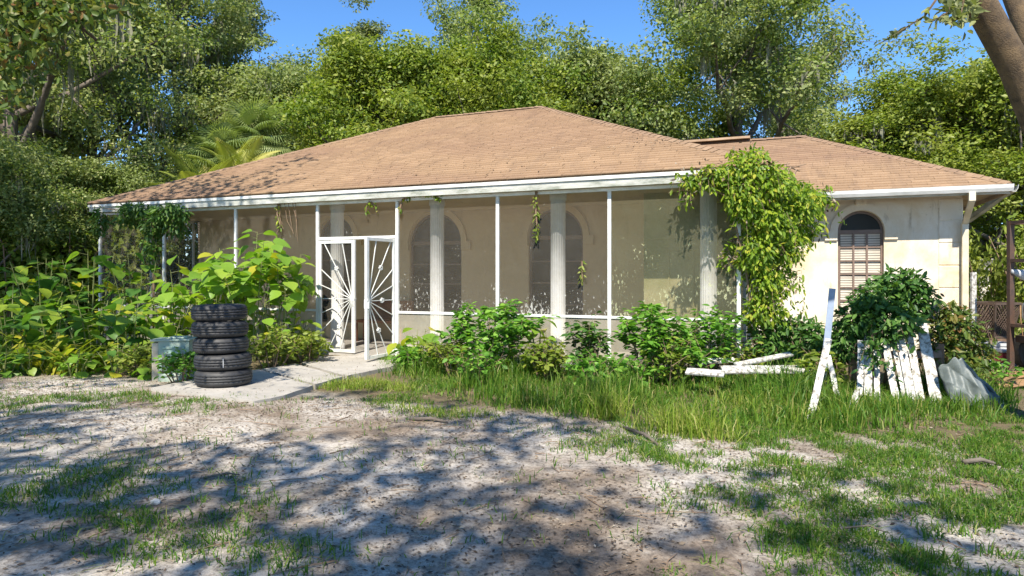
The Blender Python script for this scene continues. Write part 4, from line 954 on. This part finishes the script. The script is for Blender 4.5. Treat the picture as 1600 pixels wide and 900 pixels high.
# ------------------------------------------------------------------ green bin behind the tyres
e = tag(empty('utility_bin', PU(273, 9.55, -.09), TH+.15), 'faded green ribbed metal bin behind the tyres among weeds', 'bin')
M['bin'] = plain('faded_green_metal', (.26, .38, .32), .5, c2=(.46, .47, .38), scale=3)
M['binpale'] = plain('flaking_pale_metal', (.52, .47, .36), .7, c2=(.34, .30, .22), scale=9)
mb = MB(); mb.box(-.16, .24, -.17, .17, 0, .58)
for k in range(6): mb.box(-.10, .19, -.185, -.171, .10+k*.075, .135+k*.075)
mb.build('body', M['bin'], e, bevel=.008); MB().box(-.245, -.161, -.165, .165, 0, .56).build('side_panel', M['binpale'], e, bevel=.006)
MB().box(-.26, .255, -.19, .19, .581, .61).build('lid', M['bin'], e, bevel=.01); MB().box(-.05, .20, -.12, .12, .6105, .635).build('lid_cap', M['bin'], e, bevel=.01)

# ------------------------------------------------------------------ white boards and pickets
def board(name, a, b, wd, th, label, mat='board', group=None, face=None):
    """one board from foot a to head b, its wide face towards the camera"""
    a, b = Vector(a), Vector(b); d = (b-a); L = d.length; d.normalize(); tc = Vector((CAM[0], CAM[1], CAM[2]+1.0))-(a+b)/2
    if face is not None: tc = Vector(face)
    n = (tc-d*tc.dot(d)).normalized(); s = n.cross(d); mb = MB(); rr = random.Random(name+label)
    k = 5; V = []
    for i in range(k+1):
        t = L*i/k; j = rr.uniform(-.004, .004)
        V += [(-wd/2+j, -th/2, t), (wd/2+j, -th/2, t), (wd/2+j, th/2, t), (-wd/2+j, th/2, t)]
    Fs = []
    for i in range(k):
        for q in range(4): Fs.append((i*4+q, i*4+(q+1) % 4, (i+1)*4+(q+1) % 4, (i+1)*4+q))
    Fs += [(3, 2, 1, 0), (k*4, k*4+1, k*4+2, k*4+3)]
    mb.add(V, Fs); o = mb.build(name, M[mat], None, bevel=.003); m = Matrix((s, -n, d)).transposed().to_4x4(); m.translation = a; o.matrix_world = m
    return tag(o, label, 'board', group)
M['bluegrey'] = plain('blue_grey_board', (.30, .36, .46), .6, c2=(.20, .25, .34), scale=4)
def cp(X, Y): return 1220+X/3.216, 400+Y/3.216
pk = 'leaning white pickets'
for (t, bt, wd, Yb, Yt, lb) in (((402, 425), (396, 760), .085, 7.75, 8.25, 'white picket at the left end of the leaning row'), ((437, 402), (440, 770), .10, 7.72, 8.30, 'second white picket from the left in the leaning row'), ((480, 470), (487, 765), .075, 7.7, 8.2, 'third narrow white picket from the left in the leaning row'),
      ((528, 445), (590, 790), .095, 7.6, 8.15, 'slanting white picket left of the middle gap in the row'), ((562, 375), (640, 770), .10, 7.68, 8.3, 'white picket left of the widest one in the leaning row'), ((598, 395), (668, 770), .11, 7.62, 8.2, 'widest white picket in the middle of the leaning row'),
      ((640, 365), (712, 730), .10, 7.75, 8.3, 'white picket third from the right end of the leaning row'), ((708, 340), (790, 745), .145, 7.7, 8.25, 'tall white picket with yellowed foot near the right end of the row'), ((742, 440), (803, 735), .06, 7.85, 8.2, 'narrow picket at the right end of the leaning row')):
    ub, vb = cp(*bt); ut, vt = cp(*t); a = PU(ub, Yb, -.11); b = PD(ut, vt, Yt); board('picket', a, b, wd*.8, .022, lb, group=pk)
# rail they lean against, hidden in the bush
board('rail', PU(1330, 8.42, .42), PU(1470, 8.42, .42), .09, .05, 'weathered rail behind the leaning white pickets', 'wood')
mbp = MB()
for u in (1332, 1468):
    p = PU(u, 8.46, 0); o = MB().box(-.045, .045, -.045, .045, -.15, .55).build('fence_post', M['wood']); o.location = p; tag(o, 'weathered post at the %s end of the hidden rail' % ('left' if u < 1400 else 'right'), 'post')
ub, vb = cp(338, 825); ut, vt = cp(390, 680); board('picket', PU(ub, 7.15, -.10), PD(ut, vt, 7.45), .075, .022, 'short white picket slanting out at the lower left of the row', group=pk)
board('board', PU(1263, 6.75, -.11), PD(1294.6, 530, 7.5), .07, .03, 'long white board leaning left of the picket row', 'board')
board('board', PU(1283, 8.25, -.11), PD(1301, 451, 8.35), .075, .035, 'upright blue-grey board standing before the wing window', 'bluegrey')
ub, vb = cp(300, 740); ut, vt = cp(238, 500); board('picket', PU(ub, 7.6, -.11), PD(ut, vt, 7.9), .055, .022, 'short white picket just right of the long leaning board', group=pk)
# fallen boards on the ground
fb = 'fallen white boards'
for (a, b, za, zb, wd, lb) in (((1128, 578), (1262, 577), .02, .03, .16, 'wide fallen white board lying nearest, right end free'), ((1150, 570), (1236, 553), .06, .16, .09, 'fallen white board propped slantwise across the others'), ((1105, 556), (1228, 552), .05, .05, .13, 'fallen white board lying at the back of the heap'),
      ((1090, 548), (1200, 546), .10, .10, .10, 'topmost fallen white board at the back of the heap'), ((1080, 566), (1150, 562), .05, .05, .12, 'fallen white board at the left of the heap'), ((1072, 580), (1132, 584), .02, .02, .12, 'fallen white board nearest the low shrub'), ((1222, 574), (1268, 582), .06, .0, .07, 'short fallen board end at the right of the heap')):
    def g2(u, v, z): return PG(u, v, z)
    board('fallen_board', g2(*a, za+.20), g2(*b, zb+.20), wd, .025, lb, 'board', fb, face=(0, -.5, 1))
for i, (u, v) in enumerate(((618, 563), (648, 560), (668, 566))):
    a = PG(u, v, .03); o = board('board', a, a+Vector((.42, .12-.1*i, .02)), .12, .03, ['white board scrap lying right of the walk, nearest the door', 'white board scrap in the middle beside the pale leaves', 'white board scrap farthest right of the door'][i], 'board', face=(0, -.4, 1))
# crumpled tarp
nu, nv = 44, 32; V = []; Fs = []
for iv in range(nv+1):
    b_ = iv/nv
    for iu in range(nu+1):
        a_ = iu/nu; x = (a_-.5)*(.62-.30*b_)+.20*(1-b_); cr_ = .05*math.sin(a_*15+b_*5)+.035*math.sin(a_*27-b_*9+1)+.05*(float(vnoise(a_*5, b_*5, .7, 5))-.5)
        V.append((x, -.30*(1-b_)**1.5+cr_*(1.1-b_)-.10*math.sin(a_*math.pi), .50*b_**.9*(.75+.5*math.sin(.4+a_*2.2))*.9+.02*math.sin(a_*19+b_*13)))
for iv in range(nv):
    for iu in range(nu): q = iv*(nu+1)+iu; Fs.append((q, q+1, q+nu+2, q+nu+1))
me = npmesh('tarp', V, np.array(Fs), True); o = link('tarp', me, None, M['tarp']); sm_ = o.modifiers.new('s', 'SOLIDIFY'); sm_.thickness = .004
o.location = PU(1487, 7.75, -.09); o.rotation_euler = (0, 0, TH); tag(o, 'crumpled grey-green tarp on the grass right of the pickets', 'tarp')

# ------------------------------------------------------------------ junk at the right of the house
o = MB().box(-.04, .04, -.02, .02, -.15, 1.45).build('white_post', M['board']); o.location = PU(1521, 11.35, 0); o.rotation_euler = (0, 0, TH); tag(o, 'white wooden post standing beside the wing corner', 'post')
# lattice basket
e = tag(empty('lattice_basket', PU(1549, 12.0, .33), TH+.3), 'brown lattice-sided basket standing beyond the wing corner', 'basket')
mb = MB(); wt, wb_, hb = .30, .19, .58
for sx in range(4):
    ang = sx*math.pi/2; c, s = math.cos(ang), math.sin(ang)
    def pt(t, z):
        ww = wb_+(wt-wb_)*z/hb; x, y = t*ww, -ww; return Vector((x*c-y*s, x*s+y*c, z))
    for k in range(-8, 9):
        for dr_ in (1, -1):
            t0 = k/4.5; z0 = 0; t1 = t0+dr_*1.9; z1 = hb; pts_ = []
            for q in np.linspace(0, 1, 15):
                t = t0+(t1-t0)*q
                if abs(t) <= 1: pts_.append(pt(t, z0+(z1-z0)*q))
            if len(pts_) > 1: mb.bar(pts_[0], pts_[-1], .017, .008, (0, 0, 1))
mb.build('lattice', M['wicker'], e)
mb = MB()
for z, ww in ((hb, wt), (0, wb_)):
    q = [Vector((a*ww, b*ww, z)) for a, b in ((-1, -1), (1, -1), (1, 1), (-1, 1))]
    for i in range(4): mb.bar(q[i], q[(i+1) % 4], .035, .04)
for a, b in ((-1, -1), (1, -1), (1, 1), (-1, 1)): mb.bar((a*wb_, b*wb_, 0), (a*wt, b*wt, hb), .035, .035, (0, 1, 0))
mb.build('rim', M['wicker'], e)
o = MB().box(-.34, .34, -.24, .24, -.45, .31).build('wooden_crate', M['wood'], bevel=.01); o.location = PU(1549, 12.05, 0); o.rotation_euler = (0, 0, TH+.3); tag(o, 'low wooden crate under the lattice basket', 'crate')
e = tag(empty('plastic_crate', PU(1551, 11.2, -.09), TH-.1), 'pale grey plastic crate with holes below the basket', 'crate')
mb = MB()
for sgn in (-1, 1):
    for k in range(4):
        mb.box(-.24, .24, sgn*.17-.012, sgn*.17+.012, .08+k*.075, .115+k*.075)
    for x in np.linspace(-.235, .235, 6): mb.box(x-.018, x+.018, sgn*.17-.010, sgn*.17+.010, .02, .345)
    for k in range(4): mb.box(sgn*.24-.010, sgn*.24+.010, -.155, .155, .08+k*.075, .115+k*.075)
mb.build('wall', M['greyplastic'], e); mb = MB(); mb.box(-.24, .24, -.16, .16, 0, .04); mb.build('base', M['greyplastic'], e)
mb = MB(); mb.box(-.275, .275, -.20, -.165, .346, .39); mb.box(-.275, .275, .165, .20, .346, .39); mb.box(-.275, -.24, -.164, .164, .346, .389); mb.box(.24, .275, -.164, .164, .346, .389); mb.build('rim', M['greyplastic'], e)
e = tag(empty('cooler', PU(1574, 10.9, -.09), TH), 'red box with white lid beside the plastic crate', 'box')
MB().box(-.17, .17, -.13, .13, .10, .26).build('body', M['redplastic'], e, bevel=.02); MB().box(-.185, .185, -.145, .145, .262, .31).build('lid', M['greyplastic'], e, bevel=.015); MB().box(-.185, .185, -.145, .145, 0, .098).build('base', M['greyplastic'], e, bevel=.015)
# steel frame trailer cut by the right edge
e = tag(empty('frame_trailer', PU(1600, 10.3, -.1), TH), 'rusty steel frame trailer with grey load cut by the right edge', 'trailer')
def T(u, v, Y): return PD(u, v, Y)-e.location
def loc(p):
    q = Matrix.Rotation(-TH, 4, 'Z') @ p; return q
a = loc(PU(1579, 10.3, 0)-e.location)
MB().box(a.x-.035, a.x+.035, a.y-.035, a.y+.035, .0, 2.27).build('post', M['rust'], e)
for x in (1.6,):
    for yy in (0, -1.4): MB().box(a.x+x-.035, a.x+x+.035, a.y+yy-.035, a.y+yy+.035, .0, 2.27).build('post', M['rust'], e)
MB().box(a.x-.035, a.x+.035, a.y-1.435, a.y-1.365, .0, 2.27).build('post', M['rust'], e)
for z in (2.29, 1.72, .75):
    MB().box(a.x-.034, a.x+1.634, a.y-.030, a.y+.03, z-.025, z+.025).build('crossbar', M['rust'], e); MB().box(a.x-.03, a.x+.03, a.y-1.364, a.y-.036, z-.024, z+.024).build('crossbar', M['rust'], e)
mb = MB(); mb.tube([(a.x-.02, a.y-.05, 1.56), (a.x+.4, a.y, 1.45), (a.x+1.4, a.y+.1, 1.42)], [.03, .13, .15], 12); mb.build('rolled_sheet', M['greyplastic'], e, True)
MB().box(a.x+.10, a.x+1.5, a.y-1.3, a.y-.04, .80, 1.12).build('load', M['greyplastic'], e, bevel=.08)
mb = MB(); mb.box(a.x+.04, a.x+1.6, a.y-1.36, a.y-.04, .50, .60); mb.build('deck', M['rust'], e)
mb = MB(); mb.tube([(a.x+.42, a.y-.08, .34), (a.x+.42, a.y+.12, .34)], .34, 28); wh = mb.build('wheel', M['rubber'], e, bevel=.03)
mb = MB(); mb.tube([(a.x+.42, a.y-.095, .34), (a.x+.42, a.y-.082, .34)], .19, 20); mb.build('rim', M['rust'], wh)
mb = MB()
rr = random.Random(4)
for k in range(9): x = a.x+.06+k*.05; mb.tube([(x, a.y-.12, 1.05), (x+rr.uniform(-.05, .05), a.y-.16, .85), (x+rr.uniform(0, .12), a.y-.15, .60)], [.012, .01, .006], 5)
mb.build('straw', M['husk'], e)
# fallen palm husks
for i, (u, v, l, aa) in enumerate(((1545, 592, .9, .25), (1575, 600, 1.0, -.12), (1530, 585, .6, .5), (1590, 588, .7, .1))):
    p = PG(u, v, -.03); V = []; Fs = []; n1, n2 = 10, 7
    for q in range(n1+1):
        t = q/n1; ww = .13*math.sin(math.pi*(.12+.8*t))+.015
        for s in range(n2): th = -1+2*s/(n2-1); V.append((l*(t-.5), th*ww, .055*(1-th*th)+.02*math.sin(t*9+i)))
    for q in range(n1):
        for s in range(n2-1): Fs.append((q*n2+s, (q+1)*n2+s, (q+1)*n2+s+1, q*n2+s+1))
    o = link('palm_husk', npmesh('palm_husk', V, np.array(Fs), True), None, M['husk']); o.location = p; o.rotation_euler = (0, 0, TH+aa); sm_ = o.modifiers.new('s', 'SOLIDIFY'); sm_.thickness = .012
    tag(o, ['brown dry palm husk at the middle of the heap right of the russet bush', 'longest brown palm husk nearest the camera by the right edge', 'short brown palm husk tucked against the russet bush', 'brown palm husk under the trailer wheel'][i], 'husk', 'dry palm husks')
# garden urn far back
e = tag(empty('garden_urn', PU(1537, 21, -.1)), 'small white pedestal urn in the clearing behind the house', 'urn')
mb = MB(); mb.tube([(0, 0, 0), (0, 0, .9), (0, 0, 1.0), (0, 0, 1.5), (0, 0, 1.75), (0, 0, 1.95), (0, 0, 2.0)], [.34, .30, .20, .14, .17, .28, .30], 16); mb.build('body', M['stone'], e, True)
# person-free window glimpse: pink cloth hung inside
# ------------------------------------------------------------------ grass, litter, stones
def blades(name, X, Y, h, wd, label, mat, seed, lean=.5):
    r = np.random.default_rng(seed); n = len(X); wd = np.broadcast_to(np.asarray(wd, float), (n,)); Z = gz(X, Y)-.01; az = r.uniform(0, 2*np.pi, n); fa = r.uniform(0, 2*np.pi, n)
    ln = np.abs(r.normal(size=n))*lean; dx, dy = np.cos(az), np.sin(az); sx, sy = np.cos(fa)*wd, np.sin(fa)*wd
    b = np.stack([X, Y, Z], 1); m1 = b+np.stack([dx*h*ln*.3, dy*h*ln*.3, h*.6], 1); t1 = b+np.stack([dx*h*ln, dy*h*ln, h*(1-.28*np.minimum(ln, 1.6))], 1); s = np.stack([sx, sy, sx*0], 1)
    V = np.stack([b-s, b+s, m1+s*.75, m1-s*.75, t1+s*.08, t1-s*.08], 1).reshape(-1, 3); i = np.arange(n)[:, None]*6
    o = link(name, npmesh(name, V, np.concatenate([i+np.array([[0, 1, 2, 3]]), i+np.array([[3, 2, 4, 5]])], 0)), None, M[mat]); return tag(o, label, 'grass', kind='stuff')
r = np.random.default_rng(77)
def ell(u, v, cu, cv, ru, rv): return np.clip(1.25-((u-cu)/ru)**2-((v-cv)/rv)**2, 0, 1)
def cand(n, x0=-6, x1=14, y0=-8.5, y1=1.0): return r.uniform(x0, x1, n), r.uniform(y0, y1, n)
def on_path(u, v): return ((v > 545) & (v < 628) & (u > 235) & (u < 670) & (v < 640-.10*(u-400)) & (v > 610-.22*(u-240)) & (u < 640))
# tall grass along the house
X, Y = cand(400000, 0, 14, -7, .0); u, v, dd = to_px(X, Y, -.1)
top = np.interp(u, [560, 700, 1000, 1300, 1580], [566, 562, 556, 575, 600]); bot = np.interp(u, [560, 640, 760, 900, 1000, 1200, 1400, 1560, 1600], [575, 612, 640, 660, 676, 686, 684, 670, 650])
m = (u > 590) & (u < 1590) & (v > top) & (v < bot) & (Y < -.1)
edge = np.clip((bot-v)/26, 0, 1); keep = m & (r.random(len(X)) < .46*(.25+.75*edge)*np.clip(vnoise(X, Y, .5, 8)*1.6-.1, .08, 1)); X, Y, e_ = X[keep], Y[keep], edge[keep]
print('tall', len(X))
uu, vv_, _ = to_px(X, Y, -.1); low_ = np.where((uu > 1070) & (uu < 1285) & (vv_ < 625), .38, 1.0)
hv = low_*np.clip(vnoise(X, Y, .9, 31)*1.3, .25, 1.15)*np.clip(.45+.75*vnoise(X, Y, .28, 32), .4, 1.1)
blades('tall_grass', X, Y, r.uniform(.12, .56, len(X))*(.3+.7*e_)*hv, r.uniform(.004, .008, len(X)), 'tall green grass growing along the porch front', 'grass', 1, .7)
# bright tufts
Xs, Ys, Hs = [], [], []
for (uu, vv, n, rad, hh) in ((950, 650, 260, .10, .42), (1062, 672, 420, .20, .36), (1110, 680, 160, .16, .22), (1290, 628, 160, .16, .30), (1225, 655, 300, .28, .24), (1180, 640, 200, .25, .26), (1505, 618, 160, .12, .42), (570, 600, 700, .30, .15), (520, 604, 420, .22, .13), (610, 606, 350, .2, .13), (1340, 640, 260, .3, .22), (720, 645, 260, .25, .10), (650, 640, 180, .2, .09)):
    p = PG(uu, vv); Xs.append(p.x+r.normal(size=n)*rad); Ys.append(p.y+r.normal(size=n)*rad*.6); Hs.append(hh*r.uniform(.45, 1.1, n))
blades('grass_tufts', np.concatenate(Xs), np.concatenate(Ys), np.concatenate(Hs), .005, 'bright yellow-green grass tufts at the edge of the drive', 'grasslit', 2, .8)
# short patchy turf
X, Y = cand(1500000); u, v, dd = to_px(X, Y, -.1)
den = 1.1*np.clip((u-960)/380, 0, 1)*np.clip((v-645)/40, 0, 1)+.40*ell(u, v, 170, 800, 270, 75)+.35*ell(u, v, 150, 640, 300, 22)+.55*ell(u, v, 560, 612, 130, 26)+.45*ell(u, v, 720, 642, 150, 18)+.6*ell(u, v, 1120, 700, 260, 40)+.35*ell(u, v, 350, 870, 200, 40)+.03
keep = (dd > 2.6) & (u > -60) & (u < 1660) & (v < 960) & (~on_path(u, v)) & (r.random(len(X)) < .62*np.clip(den*np.clip((vnoise(X, Y, .55, 11)*.7+vnoise(X, Y, .16, 12)*.6-.48)*3.4, 0, 1), 0, 1)); X, Y = X[keep], Y[keep]
print('turf', len(X))
blades('turf', X, Y, r.uniform(.02, .085, len(X))*np.clip(.5+vnoise(X, Y, .3, 41), .5, 1.3), .0042, 'short patchy turf scattered over the sandy drive', 'grass', 3, 1.3)
# clearing and back lawn
X, Y = r.uniform(11.5, 24, 16000), r.uniform(2, 18, 16000); blades('back_lawn', X, Y, r.uniform(.06, .22, len(X)), .012, 'rough grass in the clearing right of the house', 'grasslit', 4, .8)
X, Y = r.uniform(-16, -1, 26000), r.uniform(-4.5, 6, 26000); k = (X < -6) | (Y < -.3); X, Y = X[k], Y[k]; u, v, dd = to_px(X, Y, -.1); k = ((v < 572) | (u < -20)) & (r.random(len(X)) < .5) ; X, Y = X[k], Y[k]
blades('weeds', X, Y, r.uniform(.10, .38, len(X)), .012, 'weedy undergrowth left of the porch', 'grass', 5, .7)
# leaf litter
n = 120000; X, Y = cand(n, -5, 13, -8.3, -.2); u, v, dd = to_px(X, Y, -.1); dn = .25+.75*np.clip(vnoise(X, Y, .8, 21)*1.6-.35, 0, 1); dn = np.where(on_path(u, v), .06, dn); k = (r.random(n) < dn) & (dd > 2.6); X, Y = X[k], Y[k]; n = len(X)
zz = gz(X, Y)+.006; zz = np.where(on_path(*to_px(X, Y, -.1)[:2]), np.maximum(zz, .004), zz)
L = r.uniform(.012, .05, n)*r.uniform(.5, 1, n); az = r.uniform(0, 2*np.pi, n); d = np.stack([np.cos(az), np.sin(az), r.normal(size=n)*.2], 1); nr = unit(np.array([0, 0, 1.0])+r.normal(size=(n, 3))*.4)
o = link('leaf_litter', leaves('leaf_litter', np.stack([X, Y, zz], 1), d, nr, L, L*.42, .2), None, M['litter']); tag(o, 'dead leaves scattered over the sandy drive', 'leaves', kind='stuff')
# debris lying on the roof
n = 900; qx = np.concatenate([r.uniform(-5.4, 7.2, 180), r.normal(6.2, .5, 400)]); qy = np.concatenate([np.abs(r.normal(0, .9, 180))-.1, np.abs(r.normal(0, 1.2, 400))+1.0])
qz = EZ+SL*np.minimum(np.minimum(qy-EY, EX1-qx), qx-EX0)+.03; k = (qz > EZ) & (qy < YM); qx, qy, qz = qx[k], qy[k], qz[k]; n = len(qx); az = r.uniform(0, 2*np.pi, n); L = r.uniform(.02, .06, n)
o = link('roof_litter', leaves('roof_litter', np.stack([qx, qy, qz], 1), np.stack([np.cos(az), np.sin(az), np.sin(az)*.45], 1), unit(np.array([0, -.42, .9])+r.normal(size=(n, 3))*.25), L, L*.35, .2), None, M['litter']); tag(o, 'dead leaves and twigs lying on the main roof', 'leaves', kind='stuff')
# twigs
mb = MB()
for k in range(900):
    x, y = r.uniform(-4, 12), r.uniform(-8, -2.2); l = abs(r.normal())*.12+.05; a = r.uniform(0, 2*np.pi); z = float(gz(x, y))+.008; c, s = math.cos(a)*l, math.sin(a)*l
    mb.tube([(x, y, z), (x+c*.5+r.normal()*.01, y+s*.5, z+.008), (x+c, y+s, z+.003)], [.004, .0035, .002], 4, False)
tag(mb.build('twigs', M['drystem']), 'small dry twigs scattered over the drive', 'twigs', kind='stuff')
def stone(u, v, s, label, seed):
    bm = bmesh.new(); bmesh.ops.create_icosphere(bm, subdivisions=2, radius=1); rr = random.Random(seed)
    for q in bm.verts: q.co = Vector((q.co.x*1.2, q.co.y*.8, q.co.z*.6))*s*rr.uniform(.8, 1.1)
    me = bpy.data.meshes.new('stone'); bm.to_mesh(me); bm.free(); p = PG(u, v, -.1); o = link('stone', me, None, M['stone']); o.location = (p.x, p.y, float(gz(p.x, p.y))+s*.25); tag(o, label, 'stone', 'stones on the drive')
stone(243, 787, .035, 'pale stone in the left foreground, the largest', 1); stone(199, 818, .03, 'pale flat stone left and below the largest one', 2); stone(186, 805, .018, 'tiny pale stone between the two larger ones', 3)
def stick(u0, v0, u1, v1, rad, label):
    a, b = PG(u0, v0, -.06), PG(u1, v1, -.06); m = a.lerp(b, .5)+Vector((.02, .03, .02)); o = MB().tube([a-a, m-a, b-a], [rad, rad*.9, rad*.5], 7).build('stick', M['bark'], None, True); o.location = a; tag(o, label, 'stick', 'fallen sticks')
stick(975, 668, 1035, 700, .018, 'dark fallen stick beside the bright grass tufts'); stick(1320, 825, 1385, 832, .007, 'thin pale stick in the right foreground grass'); stick(640, 655, 700, 660, .02, 'short dark stick at the edge of the turf below the door'); stick(1505, 722, 1555, 724, .02, 'dark stick on the sand near the right edge')
stick(318, 747, 375, 742, .008, 'thin dark stick on the sand in the left half')
